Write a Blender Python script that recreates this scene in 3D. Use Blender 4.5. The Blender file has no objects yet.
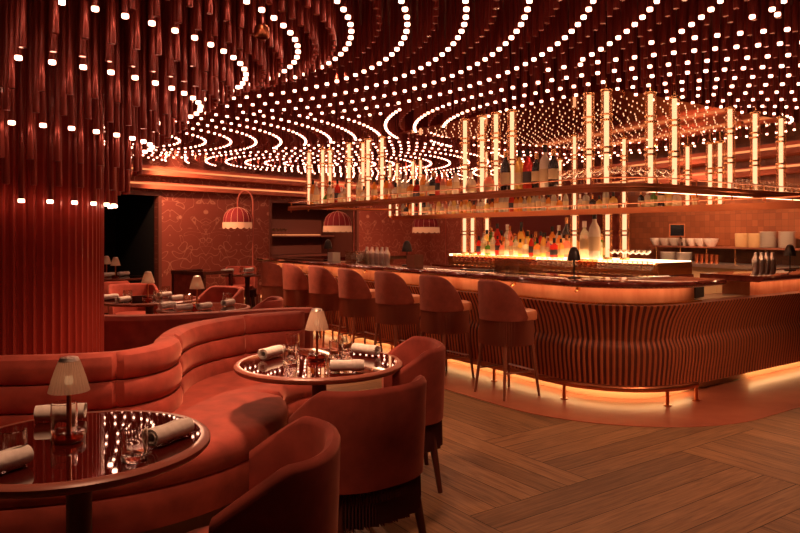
import bpy, math, random
from mathutils import Vector, Matrix
random.seed(7)
R = math.radians
sc = bpy.context.scene
COL = sc.collection
PI = math.pi
F = 690.0            # focal length in pixels of the 800 px wide frame
EYE = 1.5            # lens height

# ------------------------------------------------------------------ materials
def mat(name, col, rough=0.5, metal=0.0, **kw):
    m = bpy.data.materials.new(name); m.use_nodes = True
    b = m.node_tree.nodes['Principled BSDF']
    b.inputs['Base Color'].default_value = (*col, 1)
    b.inputs['Roughness'].default_value = rough
    b.inputs['Metallic'].default_value = metal
    for k, v in kw.items():
        k = k.replace('_', ' ')
        if k == 'Emission Color' or k == 'Sheen Tint' : v = (*v, 1)
        b.inputs[k].default_value = v
    return m
def nodes(m): return m.node_tree.nodes, m.node_tree.links, m.node_tree.nodes['Principled BSDF']
def emis(name, col, strength):
    m = mat(name, (0, 0, 0), .6)
    b = m.node_tree.nodes['Principled BSDF']
    b.inputs['Emission Color'].default_value = (*col, 1); b.inputs['Emission Strength'].default_value = strength
    b.inputs['Specular IOR Level'].default_value = 0
    return m
def noise_col(m, c0, c1, scale, detail=4, lo=.35, hi=.65, stretch=None, bump=0, coords='Object'):
    n, l, b = nodes(m)
    tc = n.new('ShaderNodeTexCoord'); mp = n.new('ShaderNodeMapping')
    if stretch: mp.inputs['Scale'].default_value = stretch
    l.new(tc.outputs[coords], mp.inputs[0])
    t = n.new('ShaderNodeTexNoise'); t.inputs['Scale'].default_value = scale; t.inputs['Detail'].default_value = detail
    l.new(mp.outputs[0], t.inputs['Vector'])
    r = n.new('ShaderNodeValToRGB'); r.color_ramp.elements[0].position = lo; r.color_ramp.elements[1].position = hi
    r.color_ramp.elements[0].color = (*c0, 1); r.color_ramp.elements[1].color = (*c1, 1)
    l.new(t.outputs['Fac'], r.inputs[0]); l.new(r.outputs[0], b.inputs['Base Color'])
    if bump:
        bp = n.new('ShaderNodeBump'); bp.inputs['Strength'].default_value = bump; bp.inputs['Distance'].default_value = .01
        l.new(t.outputs['Fac'], bp.inputs['Height']); l.new(bp.outputs[0], b.inputs['Normal'])
    return m
def clear_glass(name, tint=(1, 1, 1), edge=1.0):
    m = bpy.data.materials.new(name); m.use_nodes = True
    n, l = m.node_tree.nodes, m.node_tree.links
    n.clear()
    o = n.new('ShaderNodeOutputMaterial'); mx = n.new('ShaderNodeMixShader'); lw = n.new('ShaderNodeLayerWeight'); lw.inputs['Blend'].default_value = .5
    pw = n.new('ShaderNodeMath'); pw.operation = 'POWER'; pw.inputs[1].default_value = 2.2; l.new(lw.outputs['Facing'], pw.inputs[0])
    mr = n.new('ShaderNodeMapRange'); mr.inputs['To Min'].default_value = .13; mr.inputs['To Max'].default_value = edge; l.new(pw.outputs[0], mr.inputs['Value'])
    t = n.new('ShaderNodeBsdfTransparent'); t.inputs[0].default_value = (*tint, 1)
    g = n.new('ShaderNodeBsdfGlossy'); g.inputs['Roughness'].default_value = .10
    l.new(mr.outputs[0], mx.inputs[0]); l.new(t.outputs[0], mx.inputs[1]); l.new(g.outputs[0], mx.inputs[2]); l.new(mx.outputs[0], o.inputs[0])
    return m

WARM = (1.0, .47, .26)
M = {}
M['velvet'] = noise_col(mat('velvet', (.5, .09, .05), .85, Sheen_Weight=.55, Sheen_Roughness=.35, Sheen_Tint=(1, .42, .28)), (.24, .036, .022), (.40, .066, .040), 9, 5, .3, .7, bump=.06)
M['velvet_dark'] = noise_col(mat('velvet_dark', (.3, .05, .03), .8, Sheen_Weight=.25, Sheen_Tint=(1, .45, .3)), (.25, .042, .024), (.36, .065, .035), 12, 4, .3, .7)
M['stool_cloth'] = noise_col(mat('stool_cloth', (.4, .09, .05), .75, Sheen_Weight=.15, Sheen_Tint=(1, .45, .3)), (.22, .042, .024), (.31, .062, .034), 14, 4, .3, .7)
M['leather'] = mat('leather', (.62, .22, .10), .38)
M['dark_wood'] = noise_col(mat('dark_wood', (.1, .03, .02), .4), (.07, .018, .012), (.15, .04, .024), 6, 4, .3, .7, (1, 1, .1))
M['stool_wood'] = noise_col(mat('stool_wood', (.25, .09, .05), .4), (.20, .065, .035), (.32, .11, .06), 6, 4, .3, .7, (1, 1, .1))
M['fringe'] = mat('fringe', (.10, .02, .014), .9)
M['stool_fringe'] = mat('stool_fringe', (.30, .085, .045), .85)
M['lacquer'] = mat('lacquer', (.060, .006, .004), .03, Coat_Weight=1.0, Coat_Roughness=.02, Specular_IOR_Level=.9)
M['table_rim'] = mat('table_rim', (.30, .085, .05), .35)
def bottle_mat_(name, v):
    m = mat(name, v, .8); n, l, b = nodes(m)
    tr = n.new('ShaderNodeBsdfTranslucent'); tr.inputs[0].default_value = (*v, 1); t = n.new('ShaderNodeBsdfTransparent')
    m1 = n.new('ShaderNodeMixShader'); m1.inputs[0].default_value = .45; m2 = n.new('ShaderNodeMixShader'); m2.inputs[0].default_value = .16
    l.new(b.outputs[0], m1.inputs[1]); l.new(tr.outputs[0], m1.inputs[2]); l.new(m1.outputs[0], m2.inputs[1]); l.new(t.outputs[0], m2.inputs[2]); l.new(m2.outputs[0], n['Material Output'].inputs[0])
    return m
M['napkin'] = noise_col(mat('napkin', (.8, .76, .7), .9), (.82, .76, .68), (.93, .88, .80), 40, 3, bump=.2)
M['shade'] = bottle_mat_('lamp_shade', (.88, .66, .50))
M['glass'] = clear_glass('clear_glass', (.97, .93, .88))
M['sleeve'] = bpy.data.materials.new('amber_sleeve')
M['solid_glass'] = mat('solid_glass', (1, .97, .94), .0, Transmission_Weight=1.0, IOR=1.45)
M['amber_glass'] = clear_glass('amber_glass', (.92, .66, .52))
M['red_glass'] = clear_glass('red_glass', (.75, .30, .22))
def _sleeve(m):
    m.use_nodes = True; n, l = m.node_tree.nodes, m.node_tree.links; n.clear()
    o = n.new('ShaderNodeOutputMaterial'); mx = n.new('ShaderNodeMixShader'); lw = n.new('ShaderNodeLayerWeight'); lw.inputs['Blend'].default_value = .45
    mr = n.new('ShaderNodeMapRange'); mr.inputs['To Min'].default_value = .12; mr.inputs['To Max'].default_value = .75; l.new(lw.outputs['Facing'], mr.inputs['Value'])
    t = n.new('ShaderNodeBsdfTransparent'); t.inputs[0].default_value = (1, .93, .86, 1)
    a = n.new('ShaderNodeAddShader'); tr = n.new('ShaderNodeBsdfTranslucent'); tr.inputs[0].default_value = (.36, .14, .06, 1); g = n.new('ShaderNodeBsdfGlossy'); g.inputs[0].default_value = (.25, .16, .1, 1); g.inputs['Roughness'].default_value = .1
    l.new(tr.outputs[0], a.inputs[0]); l.new(g.outputs[0], a.inputs[1])
    l.new(mr.outputs[0], mx.inputs[0]); l.new(t.outputs[0], mx.inputs[1]); l.new(a.outputs[0], mx.inputs[2]); l.new(mx.outputs[0], o.inputs[0])
_sleeve(M['sleeve'])
M['brass'] = mat('brass', (.85, .50, .22), .25, 1.0)
M['copper'] = mat('copper', (.62, .22, .10), .3, 1.0)
M['steel'] = mat('steel', (.85, .78, .70), .34, 1.0)
M['black'] = mat('black', (.012, .008, .008), .5)
M['black_metal'] = mat('black_metal', (.03, .018, .015), .35, .3)
M['rod'] = mat('rod_lacquer', (.36, .060, .042), .30, .45, Coat_Weight=.4)
M['tip'] = emis('led_tip', (1.0, .43, .27), 6.5)
M['tube'] = emis('tube_glow', (1.0, .46, .24), 1.1)
M['strip'] = emis('led_strip', (1.0, .55, .22), 4.5)
M['wallstrip'] = emis('cove_strip', (1.0, .30, .10), .6)
M['pin'] = emis('pin_light', (1.0, .45, .22), 1.1)  # glow for dots that imitate ceiling lights reflected in the mirror
M['soft_strip'] = emis('soft_strip', (1.0, .50, .25), 7.0)
M['bulb'] = emis('bulb', (1.0, .55, .25), .5)
M['ledge_glow'] = emis('ledge_glow', (1.0, .58, .30), 3.6)
M['column'] = mat('column_lacquer', (.44, .056, .038), .32, .1, Coat_Weight=.3)
M['ceiling'] = mat('ceiling_paint', (.10, .012, .009), .7)
M['wall_plain'] = mat('wall_plain', (.20, .030, .020), .7)
M['trim'] = mat('trim_paint', (.50, .12, .06), .5)
M['mirror'] = mat('bronze_mirror', (.52, .26, .16), .05, 1.0)
M['cabinet'] = mat('cabinet_panel', (.16, .045, .030), .5)
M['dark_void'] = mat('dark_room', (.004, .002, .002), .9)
M['marble'] = noise_col(mat('red_marble', (.2, .04, .03), .12, Coat_Weight=.5), (.13, .022, .014), (.30, .075, .045), 5, 8, .35, .75)
M['counter'] = noise_col(mat('counter_marble', (.16, .03, .02), .07, Coat_Weight=.8), (.085, .013, .009), (.22, .045, .03), 9, 8, .35, .75)
M['floor_marble'] = noise_col(mat('floor_marble', (.45, .13, .07), .25), (.36, .105, .06), (.52, .17, .09), 2.5, 9, .3, .7, coords='Generated', stretch=(6, 6, 1))
M['onyx'] = noise_col(mat('onyx', (.7, .35, .18), .25), (.62, .19, .09), (.80, .34, .18), 2.2, 8, .3, .7, (3, 3, 1.2))
M['die'] = mat('fluted_wood', (.50, .15, .062), .36, .15, Coat_Weight=.2)
M['ice'] = mat('ice', (.9, .85, .78), .15)
M['plinth'] = mat('plinth_brass', (.80, .55, .33), .45)
M['prep'] = mat('prep_front', (.72, .52, .28), .4, .2)
M['plate'] = mat('china', (.85, .78, .66), .3)
M['straw'] = mat('straw_basket', (.60, .40, .18), .8)
M['screen'] = mat('screen', (.010, .010, .012), .12)
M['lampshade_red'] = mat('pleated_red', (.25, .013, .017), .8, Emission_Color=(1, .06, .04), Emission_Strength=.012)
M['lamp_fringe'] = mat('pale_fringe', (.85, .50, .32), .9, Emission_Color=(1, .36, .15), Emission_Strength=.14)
M['shade_rib'] = mat('shade_piping', (.80, .40, .28), .8)
M['lamp_pole'] = mat('lamp_pole', (.50, .12, .08), .4, .2)
M['green'] = mat('green_leaf', (.10, .30, .05), .6)
M['stripe_light'] = mat('stripe_light', (.70, .40, .28), .6)

# floor planks: tone per board, grain along the board's own direction is approximated by stretched noise
def make_floor_mat():
    m = mat('oak_planks', (.4, .24, .12), .42); n, l, b = nodes(m)
    g = n.new('ShaderNodeNewGeometry'); tc = n.new('ShaderNodeTexCoord')
    uv = n.new('ShaderNodeUVMap'); uv.uv_map = 'grain'
    mp = n.new('ShaderNodeMapping'); mp.inputs['Scale'].default_value = (1.3, 22, 1)
    l.new(uv.outputs[0], mp.inputs[0])
    ad = n.new('ShaderNodeVectorMath'); ad.operation = 'ADD'
    sl = n.new('ShaderNodeVectorMath'); sl.operation = 'SCALE'; sl.inputs['Scale'].default_value = 40
    cb = n.new('ShaderNodeCombineXYZ'); l.new(g.outputs['Random Per Island'], cb.inputs[0]); l.new(g.outputs['Random Per Island'], cb.inputs[2])
    l.new(cb.outputs[0], sl.inputs[0]); l.new(mp.outputs[0], ad.inputs[0]); l.new(sl.outputs[0], ad.inputs[1])
    t = n.new('ShaderNodeTexNoise'); t.inputs['Scale'].default_value = 2.2; t.inputs['Detail'].default_value = 6; t.inputs['Distortion'].default_value = 1.2
    l.new(ad.outputs[0], t.inputs['Vector'])
    r = n.new('ShaderNodeValToRGB'); r.color_ramp.elements[0].position = .32; r.color_ramp.elements[1].position = .66
    r.color_ramp.elements[0].color = (.20, .10, .042, 1); r.color_ramp.elements[1].color = (.40, .215, .095, 1)
    l.new(t.outputs['Fac'], r.inputs[0])
    hs = n.new('ShaderNodeMix'); hs.data_type = 'RGBA'; hs.blend_type = 'MULTIPLY'; hs.inputs['Factor'].default_value = 1
    mr = n.new('ShaderNodeMapRange'); mr.inputs['To Min'].default_value = .68; mr.inputs['To Max'].default_value = 1.12
    l.new(g.outputs['Random Per Island'], mr.inputs['Value'])
    l.new(r.outputs[0], hs.inputs['A']); l.new(mr.outputs[0], hs.inputs['B'])
    l.new(hs.outputs['Result'], b.inputs['Base Color'])
    bp = n.new('ShaderNodeBump'); bp.inputs['Strength'].default_value = .12; bp.inputs['Distance'].default_value = .004
    l.new(t.outputs['Fac'], bp.inputs['Height']); l.new(bp.outputs[0], b.inputs['Normal'])
    return m
M['floor'] = make_floor_mat()

def make_wallpaper():
    m = mat('scroll_wallpaper', (.3, .07, .04), .6); n, l, b = nodes(m)
    tc = n.new('ShaderNodeTexCoord')
    sep = n.new('ShaderNodeSeparateXYZ'); l.new(tc.outputs['UV'], sep.inputs[0])
    # the motif is mirrored about vertical axes 1.7 m apart
    pp = n.new('ShaderNodeMath'); pp.operation = 'PINGPONG'; pp.inputs[1].default_value = .85; l.new(sep.outputs[0], pp.inputs[0])
    cb = n.new('ShaderNodeCombineXYZ'); l.new(pp.outputs[0], cb.inputs[0]); l.new(sep.outputs[1], cb.inputs[1])
    def lines(scale, dist, k, w, off):
        t = n.new('ShaderNodeTexNoise'); t.inputs['Scale'].default_value = scale; t.inputs['Detail'].default_value = 1.0; t.inputs['Distortion'].default_value = dist
        ad = n.new('ShaderNodeVectorMath'); ad.operation = 'ADD'; ad.inputs[1].default_value = (off, off * 2, off)
        l.new(cb.outputs[0], ad.inputs[0]); l.new(ad.outputs[0], t.inputs['Vector'])
        mu = n.new('ShaderNodeMath'); mu.operation = 'MULTIPLY'; mu.inputs[1].default_value = k; l.new(t.outputs['Fac'], mu.inputs[0])
        fr = n.new('ShaderNodeMath'); fr.operation = 'FRACT'; l.new(mu.outputs[0], fr.inputs[0])
        su = n.new('ShaderNodeMath'); su.operation = 'SUBTRACT'; su.inputs[1].default_value = .5; l.new(fr.outputs[0], su.inputs[0])
        ab = n.new('ShaderNodeMath'); ab.operation = 'ABSOLUTE'; l.new(su.outputs[0], ab.inputs[0])
        lt = n.new('ShaderNodeMapRange'); lt.inputs['From Min'].default_value = 0; lt.inputs['From Max'].default_value = w
        lt.inputs['To Min'].default_value = 1; lt.inputs['To Max'].default_value = 0; l.new(ab.outputs[0], lt.inputs['Value'])
        return lt.outputs[0]
    a = lines(1.7, 1.4, 5, .055, 3.1); c = lines(2.6, .5, 4, .045, 9.7)
    v = n.new('ShaderNodeTexVoronoi'); v.inputs['Scale'].default_value = 3.2; l.new(cb.outputs[0], v.inputs['Vector'])
    sp = n.new('ShaderNodeMapRange'); sp.inputs['From Min'].default_value = .10; sp.inputs['From Max'].default_value = .15; sp.inputs['To Min'].default_value = 1.1; sp.inputs['To Max'].default_value = 0
    l.new(v.outputs['Distance'], sp.inputs['Value'])
    m1 = n.new('ShaderNodeMath'); m1.operation = 'MAXIMUM'; l.new(a, m1.inputs[0]); l.new(c, m1.inputs[1])
    m2 = n.new('ShaderNodeMath'); m2.operation = 'MAXIMUM'; l.new(m1.outputs[0], m2.inputs[0]); l.new(sp.outputs[0], m2.inputs[1])
    mx = n.new('ShaderNodeMix'); mx.data_type = 'RGBA'; mx.inputs['A'].default_value = (.27, .056, .034, 1); mx.inputs['B'].default_value = (.60, .27, .17, 1)
    sc_ = n.new('ShaderNodeMath'); sc_.operation = 'MULTIPLY'; sc_.inputs[1].default_value = .75; l.new(m2.outputs[0], sc_.inputs[0])
    l.new(sc_.outputs[0], mx.inputs['Factor']); l.new(mx.outputs['Result'], b.inputs['Base Color'])
    return m
M['wallpaper'] = make_wallpaper()

def make_tile():
    m = mat('glazed_tile', (.3, .12, .06), .28); n, l, b = nodes(m)
    tc = n.new('ShaderNodeTexCoord')
    br = n.new('ShaderNodeTexBrick'); br.offset = 0; br.inputs['Scale'].default_value = 1
    br.inputs['Brick Width'].default_value = .10; br.inputs['Row Height'].default_value = .10; br.inputs['Mortar Size'].default_value = .002
    br.inputs['Color1'].default_value = (.32, .105, .042, 1); br.inputs['Color2'].default_value = (.22, .068, .027, 1); br.inputs['Mortar'].default_value = (.14, .06, .03, 1)
    l.new(tc.outputs['UV'], br.inputs['Vector']); l.new(br.outputs['Color'], b.inputs['Base Color'])
    return m
M['tile'] = make_tile()

# ------------------------------------------------------------------ mesh builder
class MB:
    def __init__(s): s.v = []; s.f = []; s.uv = {}
    def add(s, vs, fs):
        k = len(s.v); s.v += [tuple(v) for v in vs]; s.f += [tuple(i + k for i in f) for f in fs]; return s
    def box(s, c, d, rz=0):
        x, y, z = d[0] / 2, d[1] / 2, d[2] / 2; cs, sn = math.cos(rz), math.sin(rz)
        vs = []
        for dz in (-z, z):
            for a, b in ((-x, -y), (x, -y), (x, y), (-x, y)):
                vs.append((c[0] + a * cs - b * sn, c[1] + a * sn + b * cs, c[2] + dz))
        return s.add(vs, [(3, 2, 1, 0), (4, 5, 6, 7), (0, 1, 5, 4), (1, 2, 6, 5), (2, 3, 7, 6), (3, 0, 4, 7)])
    def cyl(s, p0, p1, r0, r1=None, n=12):
        if r1 is None: r1 = r0
        p0, p1 = Vector(p0), Vector(p1); d = (p1 - p0).normalized()
        a = d.orthogonal().normalized(); b = d.cross(a)
        vs = []
        for p, r in ((p0, r0), (p1, r1)):
            for i in range(n):
                t = 2 * PI * i / n; vs.append(p + (a * math.cos(t) + b * math.sin(t)) * r)
        fs = [(i, (i + 1) % n, n + (i + 1) % n, n + i) for i in range(n)]
        fs += [tuple(range(n - 1, -1, -1)), tuple(range(n, 2 * n))]
        return s.add(vs, fs)
    def lathe(s, prof, n=20, c=(0, 0, 0)):
        vs = []; fs = []; rings = []
        for r, z in prof:
            if r < 1e-6: rings.append([len(vs)]); vs.append((c[0], c[1], c[2] + z))
            else:
                rings.append(list(range(len(vs), len(vs) + n)))
                for i in range(n):
                    t = 2 * PI * i / n; vs.append((c[0] + r * math.cos(t), c[1] + r * math.sin(t), c[2] + z))
        for A, B in zip(rings, rings[1:]):
            if len(A) == 1 and len(B) == 1: continue
            for i in range(n):
                j = (i + 1) % n
                if len(A) == 1: fs.append((A[0], B[j], B[i]))
                elif len(B) == 1: fs.append((A[i], A[j], B[0]))
                else: fs.append((A[i], A[j], B[j], B[i]))
        return s.add(vs, fs)
    def tube(s, path, r, n=8, closed=False):
        P = [Vector(p) for p in path]; k = len(P); vs = []; fs = []
        up = None
        for i, p in enumerate(P):
            if closed: d = P[(i + 1) % k] - P[i - 1]
            else: d = P[min(i + 1, k - 1)] - P[max(i - 1, 0)]
            d.normalize()
            if up is None: a = d.orthogonal().normalized()
            else: a = (up - d * up.dot(d)).normalized()
            up = a; b = d.cross(a)
            for j in range(n):
                t = 2 * PI * j / n; vs.append(p + (a * math.cos(t) + b * math.sin(t)) * r)
        for i in range(k if closed else k - 1):
            i2 = (i + 1) % k
            for j in range(n):
                j2 = (j + 1) % n; fs.append((i * n + j, i * n + j2, i2 * n + j2, i2 * n + j))
        if not closed: fs += [tuple(range(n - 1, -1, -1)), tuple(range((k - 1) * n, k * n))]
        return s.add(vs, fs)
    def rings(s, rows, closed_row=True, cap=True):
        """rows: list of equal-length point loops, skinned in order"""
        m = len(rows[0]); vs = [p for r in rows for p in r]; fs = []
        for i in range(len(rows) - 1):
            for j in range(m if closed_row else m - 1):
                j2 = (j + 1) % m; fs.append((i * m + j, i * m + j2, (i + 1) * m + j2, (i + 1) * m + j))
        if cap: fs += [tuple(range(m - 1, -1, -1)), tuple(range((len(rows) - 1) * m, len(rows) * m))]
        return s.add(vs, fs)
    def prism(s, poly, z0, z1):
        n = len(poly); vs = [(x, y, z0) for x, y in poly] + [(x, y, z1) for x, y in poly]
        fs = [(i, (i + 1) % n, n + (i + 1) % n, n + i) for i in range(n)] + [tuple(range(n - 1, -1, -1)), tuple(range(n, 2 * n))]
        return s.add(vs, fs)
    def build(s, name, m, parent=None, smooth=True, ang=38, uv=None):
        me = bpy.data.meshes.new(name); me.from_pydata(s.v, [], s.f); me.validate()
        if smooth and len(me.polygons):
            me.polygons.foreach_set('use_smooth', [True] * len(me.polygons)); me.set_sharp_from_angle(angle=R(ang))
        import bmesh
        bm = bmesh.new(); bm.from_mesh(me); bmesh.ops.recalc_face_normals(bm, faces=bm.faces); bm.to_mesh(me); bm.free()
        if uv:
            lay = me.uv_layers.new(name='UVMap')
            for lp in me.loops: lay.data[lp.index].uv = uv(me.vertices[lp.vertex_index].co)
        if m is not None: me.materials.append(M[m] if isinstance(m, str) else m)
        o = bpy.data.objects.new(name, me); COL.objects.link(o)
        if parent is not None: o.parent = parent
        return o

def tag(o, label, cat, group=None):
    o['label'] = label; o['category'] = cat
    if group: o['group'] = group
    return o
def thing(name, label, cat, loc=(0, 0, 0), rz=0, group=None):
    o = bpy.data.objects.new(name, None); COL.objects.link(o); o.empty_display_size = .1
    o.location = loc; o.rotation_euler = (0, 0, rz)
    return tag(o, label, cat, group)
def struct(o): o['kind'] = 'structure'; return o
def kids(o): return KIDS.get(o.name, None)
def copy_tree(o, loc=None, rz=None, label=None, group=None, parent=None):
    c = o.copy(); COL.objects.link(c)
    if parent is not None: c.parent = parent
    if loc is not None: c.location = loc
    if rz is not None: c.rotation_euler = (0, 0, rz)
    if label: c['label'] = label
    if group: c['group'] = group
    for ch in o.children: copy_tree(ch, parent=c)
    return c
_W = 'zeroth first second third fourth fifth sixth seventh eighth ninth tenth eleventh twelfth thirteenth fourteenth fifteenth sixteenth seventeenth eighteenth nineteenth twentieth'.split()
def nth(i):
    if i <= 20: return _W[i]
    t = {2: 'twenty', 3: 'thirty', 4: 'forty', 5: 'fifty', 6: 'sixty'}[i // 10]
    if i % 10 == 0: return t[:-1] + 'ieth'
    return t + '-' + _W[i % 10]

# ------------------------------------------------------------------ places
def u_of(px): return (px - 400) / F
def on_plane(px, py, z):
    D = (EYE - z) * F / (py - 233.0); return (u_of(px) * D, D)
CX, CY = 1.933, 5.862                       # outer base corner of the bar
UX, UY = -.571, .821                        # along the long front, away from the corner
NX, NY = .821, .571                         # into the bar from the long front
EX, EY = .821, .571                       # along the short front, away from the corner
MX, MY = -.571, .821                      # into the bar from the short front
def L1(s, n): return (CX + s * UX + n * NX, CY + s * UY + n * NY)
def L2(t, n): return (CX + t * EX + n * MX, CY + t * EY + n * MY)
def s_at(px, n):
    u = u_of(px); ax, ay = CX + n * NX, CY + n * NY
    return (ax - u * ay) / (-UX + u * UY)
def t_at(px, n):
    u = u_of(px); ax, ay = CX + n * MX, CY + n * MY
    return (u * ay - ax) / (EX - u * EY)
def P1(px, n): return L1(s_at(px, n), n)
def P2(px, n): return L2(t_at(px, n), n)
BAR_END = 7.2
def bar_path(n, s0=BAR_END, t1=4.2, rad=.66, step=.15, arcstep=5):
    """line parallel to the bar's base at inset n, from the far end of the long front round the corner"""
    turn = math.atan2(EY, EX) - math.atan2(-UY, -UX); r = rad - (-n) * 0 + (-n)   # outward offsets widen the arc
    r = max(rad - n, .02)
    tl = rad * math.tan(turn / 2)
    c = L1(tl, rad)                                   # arc centre
    pts = []
    k = max(2, int((s0 - tl) / step))
    for i in range(k): pts.append(L1(s0 + (tl - s0) * i / k, n))
    a0 = math.atan2(-NY, -NX); m = max(3, int(math.degrees(turn) / arcstep))
    for i in range(m + 1):
        a = a0 + turn * i / m; pts.append((c[0] + r * math.cos(a), c[1] + r * math.sin(a)))
    if t1 > tl:
        k = max(2, int((t1 - tl) / step))
        for i in range(1, k + 1): pts.append(L2(tl + (t1 - tl) * i / k, n))
    return pts
def resample(pts, step):
    out = [pts[0]]; acc = 0.0; carry = step
    for a, b in zip(pts, pts[1:]):
        L = math.hypot(b[0] - a[0], b[1] - a[1]); d = carry
        while d <= L:
            out.append((a[0] + (b[0] - a[0]) * d / L, a[1] + (b[1] - a[1]) * d / L)); d += step
        carry = d - L
    return out
def smooth_path(pts, step=.04):
    out = []
    P = [pts[0]] + list(pts) + [pts[-1]]
    for i in range(1, len(P) - 2):
        p0, p1, p2, p3 = P[i - 1], P[i], P[i + 1], P[i + 2]
        for k in range(12):
            t = k / 12
            out.append(tuple(.5 * (2 * p1[j] + (p2[j] - p0[j]) * t + (2 * p0[j] - 5 * p1[j] + 4 * p2[j] - p3[j]) * t * t + (3 * p1[j] - p0[j] - 3 * p2[j] + p3[j]) * t ** 3) for j in (0, 1)))
    out.append(pts[-1])
    return resample(out, step)
def normals(path):
    """right-hand normals and running length"""
    res = []; L = 0
    for i, p in enumerate(path):
        a = path[max(i - 1, 0)]; b = path[min(i + 1, len(path) - 1)]
        dx, dy = b[0] - a[0], b[1] - a[1]; h = math.hypot(dx, dy) or 1
        if i: L += math.hypot(p[0] - path[i - 1][0], p[1] - path[i - 1][1])
        res.append((p[0], p[1], dy / h, -dx / h, L))
    return res
def sweep(mb, path, prof, closed=True, cap=True):
    """prof: list of (u,z) or function(length, total) -> list; u grows to the right of the path"""
    N = normals(path); tot = N[-1][4]; rows = []
    for x, y, nx, ny, L in N:
        pr = prof(L, tot) if callable(prof) else prof
        rows.append([(x + nx * u, y + ny * u, z) for u, z in pr])
    return mb.rings(rows, closed, cap and closed)

# ------------------------------------------------------------------ room shell
CEIL = 3.75
BWX, BWY, VX, VY = -4.64, 13.92, .634, .773         # back wall start and direction
def BW(t, m=0): return (BWX + VX * t + VY * m, BWY + VY * t - VX * m)   # m: metres in front of it
def t_bw(px, m=0):
    u = u_of(px); ax, ay = BWX + VY * m, BWY - VX * m
    return (u * ay - ax) / (VX - u * VY)
RWX, RWY, WX, WY = 5.3, 10.9, -.410, .912           # tiled wall on the right
def RW(q, m=0): return (RWX + WX * q - WY * m, RWY + WY * q + WX * m)
def q_rw(px, m=0):
    u = u_of(px); ax, ay = RWX - WY * m, RWY + WX * m
    return (ax - u * ay) / (-WX + u * WY)

def wall_seg(name, f, a, b, z0, z1, m, thick=.12):
    mb = MB(); p, q = f(a, 0), f(b, 0); p2, q2 = f(a, -thick), f(b, -thick)
    mb.prism([p, q, q2, p2], z0, z1)
    ox, oy = f(0, 0); dx, dy = f(1, 0); dx -= ox; dy -= oy
    return struct(mb.build(name, m, smooth=False, uv=lambda c: ((c.x - ox) * dx + (c.y - oy) * dy, c.z)))
T_B0, T_DOOR0, T_DOOR1 = -4.2, t_bw(88), t_bw(157.5)
T_N0, T_N1, T_END = t_bw(271), t_bw(356), 8.9
DOOR_H, NICHE_H = 2.24, 2.20
wall_seg('wall_back', BW, T_B0, T_DOOR0, 0, CEIL, 'wallpaper')
wall_seg('wall_back', BW, T_DOOR1, T_N0, 0, CEIL, 'wallpaper')
wall_seg('wall_back', BW, T_N1, T_END, 0, CEIL, 'wallpaper')
wall_seg('wall_back', BW, T_DOOR0, T_DOOR1, DOOR_H, CEIL, 'wallpaper')
wall_seg('wall_back', BW, T_N0, T_N1, NICHE_H, CEIL, 'wallpaper')
# unlit lobby behind the doorway
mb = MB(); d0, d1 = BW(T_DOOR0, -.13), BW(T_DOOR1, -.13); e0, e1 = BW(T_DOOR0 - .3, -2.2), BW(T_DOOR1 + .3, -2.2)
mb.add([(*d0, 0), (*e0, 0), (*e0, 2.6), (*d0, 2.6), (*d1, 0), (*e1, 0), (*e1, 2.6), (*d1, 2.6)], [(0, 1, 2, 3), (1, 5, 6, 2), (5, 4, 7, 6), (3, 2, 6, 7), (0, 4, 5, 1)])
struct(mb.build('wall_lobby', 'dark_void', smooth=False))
def frame(name, t0, t1, h, m):
    mb = MB(); w = .07
    for a, b, z0, z1 in ((t0 - w, t0, 0, h + w), (t1, t1 + w, 0, h + w), (t0, t1, h, h + w)):
        mb.prism([BW(a, .04), BW(b, .04), BW(b, -.12), BW(a, -.12)], z0, z1)
    return struct(mb.build(name, m, smooth=False))
frame('trim_1', T_DOOR0, T_DOOR1, DOOR_H, 'cabinet'); frame('trim_2', T_N0, T_N1, NICHE_H, 'cabinet')
# service alcove behind the second opening
mb = MB(); a0, a1, b0, b1 = BW(T_N0, -.13), BW(T_N1, -.13), BW(T_N0, -1.3), BW(T_N1, -1.3)
mb.add([(*a0, 0), (*b0, 0), (*b0, 2.5), (*a0, 2.5), (*a1, 0), (*b1, 0), (*b1, 2.5), (*a1, 2.5)], [(0, 1, 2, 3), (1, 5, 6, 2), (5, 4, 7, 6), (3, 2, 6, 7), (0, 4, 5, 1)])
struct(mb.build('wall_alcove', 'cabinet', smooth=False))
wall_seg('wall_right', RW, -6.5, q_rw(627), 0, CEIL, 'tile')
wall_seg('wall_right', RW, q_rw(627), q_rw(482), 0, CEIL, 'wall_plain')
wall_seg('wall_right', RW, q_rw(482), 11.2, 0, CEIL, 'wallpaper')
# pier at the left end of the tiles
mb = MB(); q0 = q_rw(628); mb.prism([RW(q0, .25), RW(q0 + .75, .25), RW(q0 + .75, 0), RW(q0, 0)], 0, 2.2); struct(mb.build('wall_pier', 'marble', smooth=False))
# remaining walls of the room
lw = [BW(T_B0), (-7.8, -2.4), (9.2, -2.4), RW(-6.5)]
for nm, a, b in (('wall_left', lw[0], lw[1]), ('wall_front', lw[1], lw[2]), ('wall_side', lw[2], lw[3])):
    dx, dy = b[0] - a[0], b[1] - a[1]; h = math.hypot(dx, dy); nx, ny = dy / h * -.12, dx / h * .12
    mb = MB(); mb.prism([a, b, (b[0] - nx, b[1] - ny), (a[0] - nx, a[1] - ny)], 0, CEIL); struct(mb.build(nm, 'wall_plain', smooth=False))
mb = MB(); mb.prism([(-9, -4), (10, -4), (10, 23), (-9, 23)], CEIL, CEIL + .1); struct(mb.build('ceiling', 'ceiling', smooth=False))

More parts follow.
